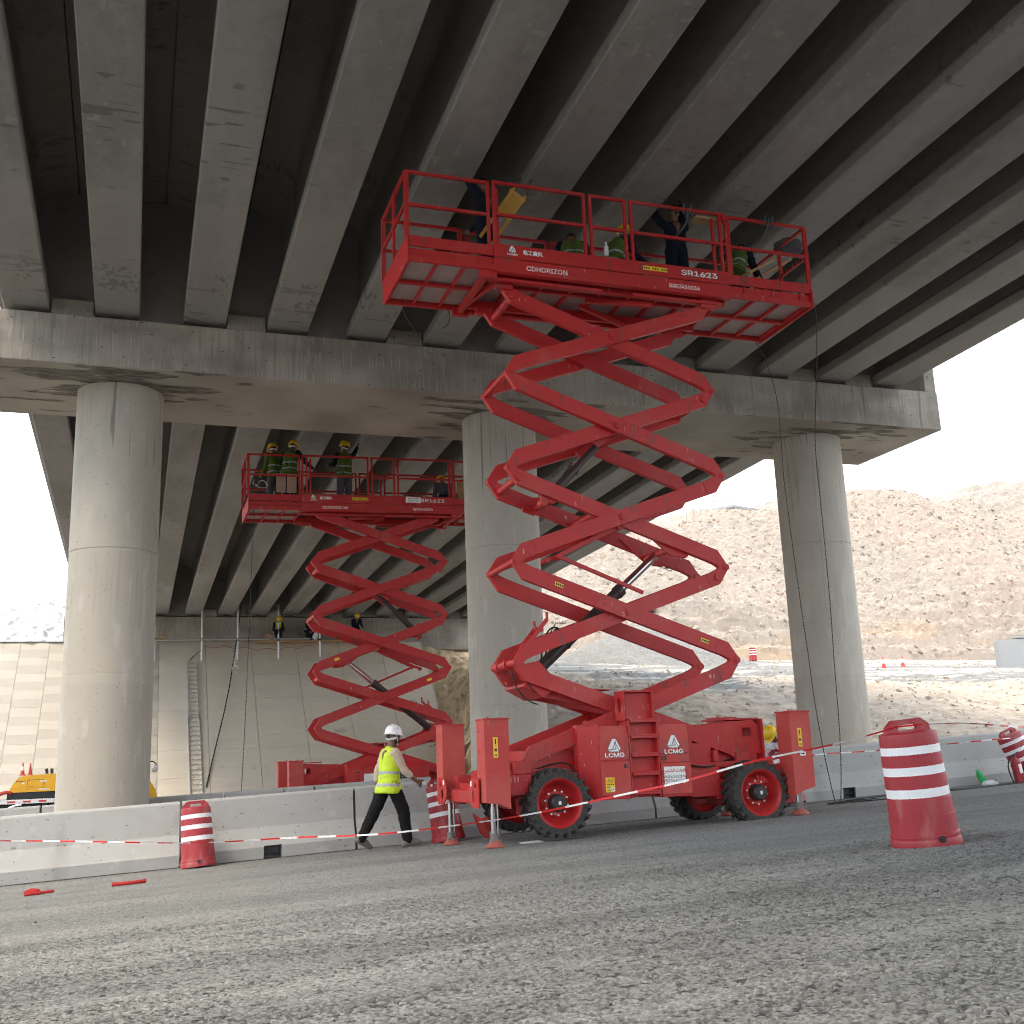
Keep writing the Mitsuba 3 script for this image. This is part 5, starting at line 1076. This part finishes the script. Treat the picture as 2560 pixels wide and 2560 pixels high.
drum('bright red and white drum leaning on the barrier at left', (.93, 16.42, road_z(.93, 16.42) + .01), rz(.1) @ ry(-.06) @ rx(-.10), .97, plug_at=-PI / 2 - .12)
drum('shadowed red and white drum leaning behind the left outrigger of the near lift', (4.52, 16.25, road_z(4.5, 16.25) + .015), ry(-.13) @ rx(-.12), 1.0)
drum('red and white drum leaning on the barrier behind the right wheel', (10.42, 16.15, road_z(10.4, 16.15) + .03), ry(-.05) @ rx(-.22), 1.0)
drum('red and white drum leaning on the barrier beside the fire extinguisher', (15.42, 15.98, road_z(15.4, 16.0) + .03), ry(-.34) @ rx(-.20), 1.05)
drum('distant red and white drum beside the gravel heap', (37.0, 60.2, ground_at(37.0, 60.2) + .02), np.eye(3), 1.0, simple=True)

def cone(label, loc, h=.72, rot=np.eye(3), white=True, group='red and white traffic cones'):
    K = thing('traffic_cone', label, 'traffic cone', group); T = M4(rot, loc); k = h / .72
    f = lambda z: (.125 - (.125 - .025) * (z / .70))
    put('base', box(-.18 * k, .18 * k, -.18 * k, .18 * k, 0, .03 * k, .008), 'cone_red', K, to=T)
    put('cone', lathe([(f(.03) * k, .03 * k), (f(.69) * k, .69 * k), (.018 * k, .70 * k), (.001, .70 * k)], 28), 'cone_red', K, smooth=35, to=T)
    if white:
        a, b = (.28, .52); put('reflective_band', lathe([((f(a) - .002) * k, a * k), ((f(a) + .003) * k, (a + .004) * k), ((f(b) + .003) * k, (b - .004) * k), ((f(b) - .002) * k, b * k)], 28), 'reflective', K, smooth=35, to=T)
cone('toppled cone lying under the near lift beside the shadowed drum', (4.98, 16.1, road_z(5, 16.1) + .16), .72, ry(1.1) @ rz(.3))
for (x, y, lab) in ((39.4, 50.6, 'left cone of the two standing on the haul track'), (41.5, 51.6, 'right cone of the two standing on the haul track'), (27.6, 51.5, 'cone in front of the gravel heap')):
    cone(lab, (x, y, ground_at(x, y)), .66)

def ribbon(pts, w, n, label, name='barrier_tape', step=.25, twist=0.0, wind=0.0):
    """Plastic tape: alternate red and white lengths, hanging in a gentle line and twisting."""
    K = thing(name, label, 'barrier tape'); p = spline(pts, n); s = np.r_[0, np.cumsum(np.linalg.norm(np.diff(p, axis=0), axis=1))]
    t = np.gradient(p, axis=0); t /= np.linalg.norm(t, axis=1, keepdims=True); side = np.cross(t, [0, 0, 1.0]); side /= np.linalg.norm(side, axis=1, keepdims=True); upv = np.cross(side, t)
    a = twist * np.sin(s * 1.7) + .35; d = upv * np.cos(a)[:, None] + side * np.sin(a)[:, None]
    for cidx, col in ((0, (.62, .03, .03)), (1, (.78, .77, .76))):
        V, F, C = [], [], []
        for i in range(n - 1):
            m = .5 * (s[i] + s[i + 1])
            if int(m / step) % 2 != cidx: continue
            k = len(V); V += [p[i] - d[i] * w / 2, p[i + 1] - d[i + 1] * w / 2, p[i + 1] + d[i + 1] * w / 2, p[i] + d[i] * w / 2]; F += [[k, k + 1, k + 2], [k, k + 2, k + 3]]; C += [col] * 4
        put('red_length' if cidx == 0 else 'white_length', trimesh.Trimesh(np.array(V), np.array(F), process=False), 'tape_vc', K, color=np.array(C), kind='stuff')
    return K
tp = [(-2.6, 16.0, -.76), (-1.48, 14.90, -0.77), (-0.25, 13.80, -0.79), (0.90, 12.60, -0.79), (1.64, 11.80, -0.74), (2.28, 11.10, -0.71), (2.94, 10.30, -0.62), (3.24, 9.85, -0.56), (3.58, 9.30, -0.47), (4.04, 8.70, -0.34), (4.37, 8.25, -0.24), (4.73, 7.75, -0.10), (4.99, 7.40, -0.03), (5.32, 7.10, 0.06), (5.50, 6.99, 0.115)]
ribbon(tp, .017, 420, 'red and white barrier tape strung across in front of the near lift', twist=.5)
ribbon([(5.52, 7.0, .115), (5.72, 7.0, .125), (5.97, 7.05, 0.13), (6.90, 7.60, 0.12), (7.88, 8.20, 0.095), (9.2, 9.0, .07)], .014, 160, 'thin red and white tape running right from the top of the near drum', twist=.8)
ribbon([(8.72, 15.2, -.42), (9.4, 15.6, -.34), (10.26, 15.90, -0.26), (10.80, 15.90, -0.16), (11.41, 15.90, -0.14), (12.14, 15.90, -0.12), (13.37, 15.90, -0.07), (14.03, 15.90, -0.04), (14.9, 15.95, -0.005), (15.3, 16.1, .0)], .02, 260, 'red and white tape along the barrier behind the right outrigger', twist=.5)

# ---------------------------------------------------------------- at the right: extinguisher, bags, cables
K = thing('fire_extinguisher', 'red fire extinguisher with black hose by the leaning drum at far right', 'fire extinguisher'); ez = road_z(14.82, 15.7)
T = M4(ry(-.10) @ rx(-.05), (14.86, 15.72, ez))
put('cylinder', lathe([(.075, .0), (.085, .02), (.085, .36), (.07, .41), (.03, .44), (.03, .46), (.001, .46)], 28), 'drum_red', K, smooth=35, to=T)
put('valve', [box(-.02, .02, -.02, .02, .45, .50), bar((-.0, 0, .50), (.12, 0, .53), .02, .012), bar((0, 0, .49), (.11, 0, .475), .02, .01)], 'black_steel', K, to=T)
put('hose', tube(spline([(-.02, 0, .47), (-.12, -.01, .43), (-.20, -.02, .30), (-.19, -.03, .12), (-.17, -.03, .01)], 24), .012, 8), 'rubber_black', K, smooth=True, to=T)
put('label_sheet', trimesh.Trimesh(*(lambda a: (np.array([(.0862 * math.cos(q), .0862 * math.sin(q), z) for q in a for z in (.17, .33)]), np.array([f for i in range(len(a) - 1) for f in ([2 * i, 2 * i + 2, 2 * i + 1], [2 * i + 1, 2 * i + 2, 2 * i + 3])])))(np.linspace(-1.9, -.7, 9)), process=False), 'white_paint', K, to=T)
K = thing('canister', 'rounded red canister end at the right edge in front of the leaning drum', 'canister')
put('cylinder', lathe([(.001, 0), (.09, .0), (.12, .03), (.12, .3), (.1, .34), (.001, .34)], 28).apply_transform(M4(ry(1.35) @ rz(.2), (15.02, 15.45, road_z(15, 15.4) + .13))), 'cone_red', K, smooth=35)
put('collar', lathe([(.06, .33), (.06, .37), (.04, .38), (.001, .38)], 20).apply_transform(M4(ry(1.35) @ rz(.2), (15.02, 15.45, road_z(15, 15.4) + .13))), 'black_steel', K, smooth=35)
def lump(c, r, seed, amp=.35, n=4, freq=3.0):
    m = trimesh.creation.icosphere(subdivisions=n); v = m.vertices; v = v * (1 + amp * (meshkit.fbm(v * freq + seed, 4, seed) - .5))[:, None] * np.array(r); v[:, 2] = np.maximum(v[:, 2], -.55 * r[2]); m.vertices = v + np.array(c); return m
K = thing('plastic_bag', 'crumpled green plastic bag on white sand by the right barrier', 'plastic bag')
put('bag', lump((0, 0, .12), (.06, .045, .17), 3, .7).apply_transform(M4(ry(-.55), (14.56, 16.25, road_z(14.5, 16.25) + .03))), 'green_plastic', K, smooth=30)
put('white_heap', lump((14.62, 16.2, road_z(14.6, 16.2) + .02), (.17, .10, .07), 5, .3), 'cloth_white', K, smooth=True)
for q, (c, r, lab) in enumerate((((10.62, 16.72, .02), (.34, .16, .13), 'white cloth sack on the barrier behind the bending man, left one'), ((10.98, 16.78, -.03), (.26, .15, .16), 'white cloth sack on the barrier behind the bending man, right one'), ((10.55, 16.5, -.14), (.32, .14, .12), 'grey-white sack below the other sacks behind the bending man'))):
    K = thing('sack', lab, 'sack', 'white sacks behind the right wheel'); put('sack', lump(c, r, 7 + q, .45), 'cloth_white', K, smooth=True)
def cable(label, pts, r=.009, n=80, mat='cable', name='cable', cat_='cable', grp=None):
    K = thing(name, label, cat_, grp); put('line', tube(spline(pts, n), r, 6), mat, K, smooth=True); return K
def wob(pts, amp, seed, n=14):
    p = spline(pts, n); r = np.random.default_rng(seed); p[1:-1, :2] += r.normal(0, amp, (n - 2, 2)); return p
cable('thin black cable hanging from the near platform, left of the two by the right column', wob([(9.72, 14.9, 6.74), (10.18, 15.1, 5.6), (10.24, 15.2, 4.74), (10.30, 15.2, 2.94), (10.38, 15.2, 1.4), (10.46, 15.2, .2), (10.62, 15.2, road_z(10.6, 15.2) + .02)], .006, 1), .007)
cable('thin black cable hanging from the near platform, right of the two by the right column', wob([(9.86, 13.36, 6.78), (10.4, 14.2, 6.2), (10.86, 15.1, 5.0), (10.91, 15.2, 3.63), (10.90, 15.2, 2.39), (10.86, 15.2, 1.31), (10.82, 15.2, .0), (10.72, 15.2, road_z(10.7, 15.2) + .02)], .006, 2), .007)
def loops(cx, cy, r, n, seed, sq=.35):
    q = np.random.default_rng(seed); a = np.linspace(0, 2 * PI * n, 26 * n); rr = r * (1 + .25 * np.sin(a * .37 + q.random() * 6)); x = cx + rr * np.cos(a) * 1.25 + .2 * np.sin(a * .21); y = cy + rr * np.sin(a) * sq * 2
    return [(i, j, road_z(i, j) + .012 + .012 * abs(math.sin(k))) for k, (i, j) in enumerate(zip(x, y))]
cable('loose coil of black cable on the road below the hanging cables', loops(10.75, 15.15, .28, 3, 4), .008, 300)
for q, (pts, lab) in enumerate((([(10.8, 15.3), (11.3, 15.9), (12.0, 16.1), (12.9, 16.2)], 'black cable lying along the barrier foot right of the coil'), ([(10.9, 15.0), (11.4, 14.9), (11.9, 15.0)], 'short black cable end on the road right of the coil'),
                  ([(13.1, 16.0), (13.6, 15.7), (14.4, 15.75), (15.2, 15.6), (16.6, 15.4)], 'black cable running right past the green bag'), ([(13.0, 15.6), (13.7, 15.45), (14.3, 15.6), (13.8, 15.7), (14.9, 15.5), (16.6, 15.1)], 'doubled black cable on the road below the green bag'))):
    cable(lab, [(x, y, road_z(x, y) + .012) for x, y in pts], .010, 60)
K = thing('cable_spike', 'bent wire on top of the barrier right of the near drum', 'wire'); put('wire', [tube(spline([(13.98, 16.95, .02), (14.0, 16.93, .08), (14.04, 16.9, .05), (14.1, 16.86, -.06)], 16), .01, 6), tube(spline([(13.9, 16.95, .09), (14.0, 16.93, .07), (14.06, 16.92, .10)], 10), .009, 6)], 'cable', K, smooth=True)

# ---------------------------------------------------------------- at the left: ladder, ropes, posts, compressor truck
def slope_pt(x, s, d): return np.array(on_slope(x, s, d))
K = thing('ladder', 'long aluminium ladder lying against the slope paving', 'ladder', None)
s0, s1 = 1.55, 9.7; xa = lambda s: 2.49 + .008 * s
for k, (a, b, ww, dd) in enumerate(((s0, 5.4, .43, .10), (5.1, s1, .50, .06))):
    for sg in (-1, 1): put('stile', bar(slope_pt(xa(a) + sg * ww / 2, a, dd), slope_pt(xa(b) + sg * ww / 2, b, dd), .035, .075), 'galvanised', K)
    for s in np.arange(a + .15, b, .285): put('rung', cyl(slope_pt(xa(s) - ww / 2, s, dd), slope_pt(xa(s) + ww / 2, s, dd), .016, 8), 'galvanised', K)
for i, (x, zt, zb_) in enumerate(((.79, 6.7, 5.22), (2.93, 7.66, 5.36), (4.60, 8.05, 5.38), (6.55, 7.75, 5.44), (8.58, 6.5, 5.52))):
    K = thing('scaffold_post', f'galvanised scaffold post standing on the slope below the abutment, {["first", "second", "third", "fourth", "fifth"][i]} from the left', 'scaffold post', 'scaffold posts at the abutment')
    put('tube', [cyl((x, 53.9, zb_ - .35), (x - .02, 53.9, zt), .045, 14)], 'galvanised', K, smooth=30); put('coupler', box(x - .07, x + .07, 53.83, 53.97, 5.95, 6.06, .015), 'black_steel', K)
K = thing('scaffold_rail', 'horizontal scaffold tube clamped across the posts at the abutment', 'scaffold tube'); put('tube', cyl((.3, 53.82, 5.97), (8.1, 53.82, 6.05), .04, 12), 'galvanised', K, smooth=30)
for i, (x0, x1) in enumerate(((5.4, 8.3), (8.2, 11.4))):
    K = thing('scaffold_board', ['left board of the walkway laid on the scaffold at the abutment', 'right board of the walkway laid on the scaffold at the abutment, behind the far lift'][i], 'plank')
    put('plank', box(x0, x1, 53.86 + .02 * i, 54.6, 5.92 + .035 * i, 5.955 + .035 * i, .005), 'wood', K)
K = thing('plank', 'short pale timber end resting on the scaffold rail at left', 'plank'); put('plank', box(.85, 1.30, 53.9, 54.15, 6.07, 6.15, .005), 'wood', K)
K = thing('bucket', 'white bucket beside the seated worker at the abutment', 'bucket'); put('body', lathe([(.13, 0), (.17, .34), (.165, .34), (.12, .02), (.001, .02)], 20).apply_transform(M4(None, (8.36, 54.15, 6.02))), 'white_paint', K, smooth=35); put('handle', tube([(8.36 + .17 * math.cos(a), 54.15, 6.34 + .12 * math.sin(a)) for a in np.linspace(0, PI, 12)], .008, 6), 'galvanised', K)
K = thing('sack', 'pale sack lying at the abutment left of the crouching worker', 'sack'); put('sack', lump((6.2, 54.1, 6.16), (.30, .2, .2), 15, .5), 'cardboard', K, smooth=True)
cable('red hose looping under the scaffold posts at the abutment', [slope_pt(x, .42 + .16 * math.sin(x * 3.1) ** 2 + .10 * math.sin(x * 1.3), .03) for x in np.linspace(2.9, 8.3, 26)], .011, 140, 'drum_red', 'hose', 'hose')
cable('rope tied from the ladder top to the second scaffold post', [slope_pt(2.35, 1.55, .12), slope_pt(2.6, 1.1, .06), (2.9, 53.85, 5.5)], .018, 20, 'cable', 'rope', 'rope')
cable('dark rope hanging down the slope paving right of the ladder', [(4.75, 54.0, 7.9), (4.55, 53.9, 6.0), slope_pt(4.40, 1.6, .25), slope_pt(4.0, 4.2, .18), slope_pt(3.4, 7.2, .12), slope_pt(2.97, 9.4, .05)], .028, 60, 'cable', 'rope', 'rope')
K = thing('hook', 'white hook hanging on the rope over the slope paving', 'hook'); put('hook', [tube([(4.44 + .12 * math.cos(a), 53.15, 4.52 + .17 * math.sin(a)) for a in np.linspace(.3, 5.4, 20)], .022, 6), cyl((4.42, 53.2, 4.66), (4.42, 53.3, 5.0), .03, 8)], 'white_paint', K)
cable('thin cord hanging from the left end of the far platform to the ground', [(2.50, 25.65, 5.98), (2.46, 25.5, 4.6), (2.40, 25.4, 2.2), (2.3, 25.3, -.6)], .008, 30, 'cable', 'cord', 'cord')
cable('thin wire dangling below the near platform at left', [(3.55, 14.7, 6.72), (3.62, 14.7, 6.42), (3.8, 14.75, 6.20), (3.9, 14.8, 6.05)], .007, 30)
cable('second thin wire dangling below the near platform', [(4.28, 14.8, 6.68), (4.30, 14.8, 6.48), (4.18, 14.8, 6.36)], .007, 20)
# yellow compressor on a dark trailer with a red and white striped edge
K = thing('air_compressor', 'yellow air compressor on the dark trailer at far left, partly behind the left column', 'air compressor')
y0, y1 = 23.7, 25.0
hood = Polygon([(-2.26, -.34), (-2.20, -.20), (-2.12, -.05), (-2.02, -.01), (-1.40, .015), (.20, .05), (.36, -.22), (.46, -.36), (.50, -.52), (-2.26, -.52)])
put('hood', prism(Polygon([(-2.26, -.34), (-2.20, -.20), (-2.10, -.06), (-1.98, -.02), (-1.40, .0), (.20, .03), (.38, -.26), (.47, -.40), (.49, -.56), (.36, -.56), (.3, -.33), (-.9, -.33)]), y0, y1), 'machine_yellow', K)
put('waist_strip', prism([(-2.25, -.25), (-1.0, -.21), (-1.0, -.23), (-2.25, -.27)], y0 - .012, y0 + .01), 'machine_yellow', K)
put('skirt', prism([(-2.28, -.345), (-2.29, -.47), (.3, -.47), (.28, -.335)], y0 + .03, y1), 'truck_black', K)
put('door_seam', [box(-1.93, -1.63, y0 - .003, y0 + .002, -.112, -.104), box(-1.935, -1.927, y0 - .003, y0 + .002, -.28, -.11), box(-1.634, -1.626, y0 - .003, y0 + .002, -.28, -.11)], 'print_black', K)
put('door_handle', box(-1.90, -1.80, y0 - .008, y0, -.245, -.232), 'print_black', K)
put('side_lettering', cat([box(x, x + .016, y0 - .003, y0, -.135, -.118) for x in np.arange(-2.13, -1.99, .022)]), 'print_black', K, kind='stuff')
put('side_sticker', [box(-2.03, -1.98, y0 - .003, y0, -.185, -.155), box(-1.70, -1.58, y0 - .003, y0, -.15, -.125), box(-1.72, -1.52, y0 - .003, y0, -.30, -.28)], 'white_paint', K)
put('exhaust', [cyl((-1.62, 24.3, 0), (-1.64, 24.3, .10), .03, 10), cyl((-1.53, 24.3, 0), (-1.54, 24.3, .10), .03, 10)], 'black_steel', K)
put('end_lamp', box(.30, .48, y0 - .01, y0 + .1, -.60, -.565), 'white_paint', K)
put('lifting_eye', tube([(.27 + .05 * math.cos(a), 24.2, -.10 + .10 * math.sin(a)) for a in np.linspace(-.4, 3.6, 12)], .018, 6), 'black_steel', K)
K = thing('trailer', 'black trailer with a red and white striped edge under the yellow compressor', 'trailer')
put('bed', box(-6.0, .3, 23.62, 25.2, -.56, -.49), 'truck_black', K)
put('edge_board', [moved(box(-6.0, -1.0, 23.60, 23.618, -.55, -.47), None)], 'white_paint', K)
for x in np.arange(-5.9, -1.1, .28): put('red_stripe', box(x, x + .14, 23.594, 23.602, -.53, -.495), 'cone_red', K)
put('chassis', [box(-6.0, .3, 23.8, 25.0, -1.1, -.57), box(-1.62, -1.55, 23.6, 23.7, -.9, -.56)], 'truck_black', K)
for x in (-4.4, -3.2): put('wheel', [lathe([(.2, -.12), (.42, -.11), (.44, 0), (.42, .11), (.2, .12), (.001, .1)], 28, 'y').apply_transform(M4(None, (x, 23.75, -1.12)))], 'rubber', K, smooth=30)
put('mudguard', tube(spline([(-2.6, 23.62, -.86), (-2.35, 23.62, -.72), (-2.15, 23.62, -.60), (-2.0, 23.62, -.58)], 14), .03, 6), 'galvanised', K)
K = thing('hose_reel', 'red and yellow coiled hose on the trailer at the left edge', 'hose'); put('coil', [trimesh.creation.torus(.16, .045, 24, 10).apply_transform(M4(rx(PI / 2), (-2.62, 23.75, -.33))), trimesh.creation.torus(.13, .03, 24, 8).apply_transform(M4(rx(PI / 2), (-2.56, 23.66, -.33)))], 'machine_yellow', K, smooth=True); put('hose', [tube(spline([(-2.75, 23.7, -.42), (-2.45, 23.65, -.38), (-2.32, 23.66, -.33), (-2.2, 23.7, -.36)], 14), .035, 8)], 'cone_red', K, smooth=True)
K = thing('mirror', 'round mirror on an arm right of the left column', 'mirror'); put('arm', tube([(.0, 24.2, .17), (.40, 24.2, .17), (.46, 24.2, .13), (.46, 24.2, .06)], .014, 6), 'black_steel', K); put('housing', lathe([(.001, -.02), (.06, -.018), (.075, 0), (.06, .018), (.001, .02)], 20, 'y').apply_transform(M4(ry(.3) @ np.diag([.8, 1, 1.1]), (.45, 24.2, .03))), 'galvanised', K, smooth=30)
cone('cone with a white band standing on the yellow compressor, left one', (-2.07, 24.2, -.02), .26, np.eye(3), True); cone('plain red cone standing on the yellow compressor, right one', (-1.93, 24.2, -.01), .24, np.eye(3), False)

# ---------------------------------------------------------------- on the platforms
K = thing('timber_board', 'pale plank laid across the mid rail of the near platform', 'plank'); put('plank', bar((7.9, 13.5, 8.03), (8.38, 13.5, 8.0), .18, .04), 'wood', K)
for q, (a, b, w_, lab) in enumerate((((9.05, 14.0, 7.45), (10.12, 14.35, 8.12), .20, 'left of two timber boards sloping up at the right end of the near platform'), ((9.25, 14.25, 7.43), (10.3, 14.6, 8.12), .20, 'right of two timber boards sloping up at the right end of the near platform'))):
    K = thing('timber_board', lab, 'plank'); put('plank', bar(a, b, w_, .04), 'wood', K)
K = thing('cloth_bundle', 'dark bundle of clothes on the boards at the right end of the near platform', 'bundle'); put('bundle', lump((10.0, 14.1, 8.10), (.24, .2, .14), 31, .7), 'cloth_grey', K, smooth=True)
K = thing('tool_beam', 'yellow steel box frame hung by hooks from the near platform rail', 'tool frame'); a, b = np.array([4.63, 13.9, 7.42]), np.array([4.98, 13.42, 7.95]); d = (b - a) / np.linalg.norm(b - a); u = np.cross(d, [0, 1, 0]); u /= np.linalg.norm(u); n_ = np.cross(u, d)
for sg in (-1, 1): put('side_bar', bar(a + u * .10 * sg, b + u * .10 * sg, .05, .09, up=n_), 'dull_yellow', K)
put('cover_plate', bar(a + (b - a) * .55, b - d * .03, .16, .03, up=n_), 'dull_yellow', K); put('end_bar', bar(b - u * .14, b + u * .14, .05, .06, up=n_), 'dull_yellow', K)
for sg in (-1, 1):
    c = b + u * .10 * sg; put('lug', bar(c, c + d * .07, .03, .03, up=n_), 'dull_yellow', K); put('hook', tube(spline([c + d * .07, c + d * .14 + [0, 0, .02], (c[0] + .08, 13.32, 8.08), (c[0] + .10, 13.29, 8.14), (c[0] + .09, 13.36, 8.15)], 20), .009, 6), 'black_steel', K, smooth=True)
K = thing('water_bottle', 'water bottle standing on the near platform behind the gate', 'bottle'); put('bottle', lathe([(.03, 0), (.034, .01), (.034, .14), (.014, .19), (.014, .205), (.001, .205)], 18).apply_transform(M4(None, (6.36, 13.45, 7.18))), 'cloth_white', K, smooth=35); put('cap', lathe([(.016, .2), (.016, .222), (.001, .222)], 14).apply_transform(M4(None, (6.36, 13.45, 7.18))), 'white_paint', K)
for q, (x, zlow, lab) in enumerate(((7.62, 7.84, 'pair of pale safety hooks clipped on the near platform rail above the plank'), (9.05, 7.92, 'pair of pale safety hooks clipped on the near platform rail at the right end'))):
    K = thing('safety_hook', lab, 'safety hook')
    for o in (0, .12): put('hook', [tube(spline([(x + o, 13.29, zlow + .12), (x + o - .03, 13.26, 8.0), (x + o, 13.26, 8.12), (x + o + .05, 13.34, 8.13), (x + o + .06, 13.36, 8.0), (x + o + .02, 13.3, zlow + .16)], 24), .010, 6)], 'cloth_grey', K, smooth=True)
    put('lanyard', tube(spline([(x + .06, 13.29, zlow + .16), (x + .05, 13.34, zlow), (x + .0, 13.5, zlow - .10), (x + .12, 13.8, zlow + .02)], 20), .018, 6), 'cloth_grey', K, smooth=True)
for q, (x, lab) in enumerate(((3.14, 'left brown cardboard sheet propped on the far platform'), (3.40, 'right brown cardboard sheet propped on the far platform'))):
    K = thing('cardboard_sheet', lab, 'cardboard'); put('sheet', box(x - .115, x + .115, 25.72, 25.735, 6.42, 6.90).apply_transform(M4(None)), 'cardboard', K)
K = thing('cable_bundle', 'dark tangle of tools and cable at the left end of the far platform', 'tool bundle'); put('case', box(2.50, 2.77, 25.8, 26.1, 6.66, 6.78, .02), 'black_steel', K); put('loop', tube(spline([(2.6, 25.75, 6.6), (2.8, 25.75, 6.64), (2.82, 25.75, 6.58), (2.6, 25.75, 6.54), (2.55, 25.75, 6.6)], 20), .012, 6), 'galvanised', K, smooth=True)
K = thing('plywood_sheet', 'plywood leaning at the right end of the far platform', 'plywood'); put('sheet', box(7.7, 8.15, 26.1, 26.13, 6.25, 7.0), 'wood', K)

# ---------------------------------------------------------------- debris on the road, things on the hill
K = thing('cloth_rag', 'twisted red rag lying on the road at far left', 'rag'); put('rag', [lump((-1.0, 13.76, road_z(-1, 13.76) + .03), (.08, .04, .04), 41, .8), tube(spline([(-1.08, 13.7, road_z(-1, 13.7) + .01), (-.95, 13.72, road_z(-1, 13.7) + .02), (-.78, 13.76, road_z(-.8, 13.7) + .02)], 12), .018, 6)], 'cloth_red', K, smooth=True)
K = thing('cloth_rag', 'flat red strip lying on the road left of the left drum', 'rag'); put('rag', tube(spline([(-.16, 13.78, road_z(-.1, 13.8) + .02), (.0, 13.76, road_z(0, 13.8) + .022), (.19, 13.82, road_z(.2, 13.8) + .02)], 14), np.r_[.03, np.full(12, .022), .03], 8), 'cloth_red', K, smooth=True)
K = thing('paper_scrap', 'torn white paper on the road beside the left outrigger foot', 'paper'); put('paper', trimesh.Trimesh(np.array([(4.6, 13.2, 0), (4.95, 13.3, 0), (4.9, 13.42, .02), (4.62, 13.36, .01)]) + [0, 0, road_z(4.75, 13.3) + .008], [[0, 1, 2], [0, 2, 3]], process=False), 'white_paint', K)
P, Sz, C = [], [], []; r = np.random.default_rng(55)
while len(P) < 520:
    x, y = r.uniform(-4, 14), 2.6 + 13.4 * r.random() ** 1.4
    if x > y * .98 or x < -.16 * y - .3: continue
    P.append((x, y, road_z(x, y))); Sz.append(r.choice([.008, .011, .015, .022], p=[.4, .35, .2, .05])); C.append([(.06, .055, .05), (.16, .155, .15), (.40, .385, .36), (.24, .21, .18)][r.choice(4, p=[.35, .3, .15, .2])])
scatter('loose_chippings', P, Sz, C, 56, 'loose stone chippings lying on the road', sink=0.1)
P, Sz, C = [], [], []
while len(P) < 900:
    x = r.uniform(-3, 17); y = 16.83 - abs(r.normal(0, .10)); P.append((x, y, road_z(x, y))); Sz.append(r.uniform(.006, .02)); C.append([(.10, .095, .09), (.20, .19, .18), (.3, .28, .25)][r.integers(3)])
scatter('kerb_grit', P, Sz, C, 57, 'grit gathered along the foot of the barriers', sink=0.1)
K = thing('building', 'flat-roofed grey building on the hilltop left of the right column', 'building')
T = M4(rz(.5) @ ry(-.05), (63.9, 101.0, 23.5))
put('wall', box(-4.5, 6.5, 0, 6, -5, 1.9), 'building_grey', K, to=T); put('roof', box(-4.7, 6.7, -.2, 6.2, 1.9, 2.15), 'building_grey', K, to=T)
K = thing('rail_fence', 'low rail on the slope below the hilltop building', 'railing')
for i, x in enumerate(np.linspace(50.5, 58.0, 9)):
    y = 92 + (x - 50) * .25; z = ground_at(x, y); put('post', cyl((x, y, z - .3), (x, y, z + 1.1), .05, 6), 'building_grey', K)
put('rail', tube([(x, 92 + (x - 50) * .25, ground_at(x, 92 + (x - 50) * .25) + 1.0) for x in np.linspace(50.5, 58, 9)], .04, 6), 'building_grey', K)
K = thing('concrete_block', 'pale grey concrete block wall on the track at the far right', 'concrete wall')
put('wall', moved(prism([(0, -.7), (7, -.7), (7, 1.25), (1.4, 1.1), (0, 1.0)], 0, .5), rz(-.15), (49.1, 52.2, 4.75)), 'building_grey', K); put('coping', moved(box(1.2, 7, -.06, .56, 1.15, 1.25), rz(-.15) @ ry(-.02), (49.1, 52.2, 4.72)), 'building_grey', K)
# dry bushes on the cutting
for i, (x, y) in enumerate(((33.0, 66.8), (37.5, 72.0))):
    K = thing('dry_bush', ['dark dry bush on the cutting left of the right column', 'small dry bush higher on the rock cutting'][i], 'bush'); rr_ = np.random.default_rng(80 + i); z = ground_at(x, y); out = []
    for _ in range(140):
        d = rr_.normal(size=3); d[2] = abs(d[2]); d /= np.linalg.norm(d); L = rr_.uniform(.35, .8); out.append(cyl((x, y - .3, z), np.array([x, y - .3, z]) + d * L, .015, 4, .005))
    put('twigs', out, 'hair', K, kind='stuff')
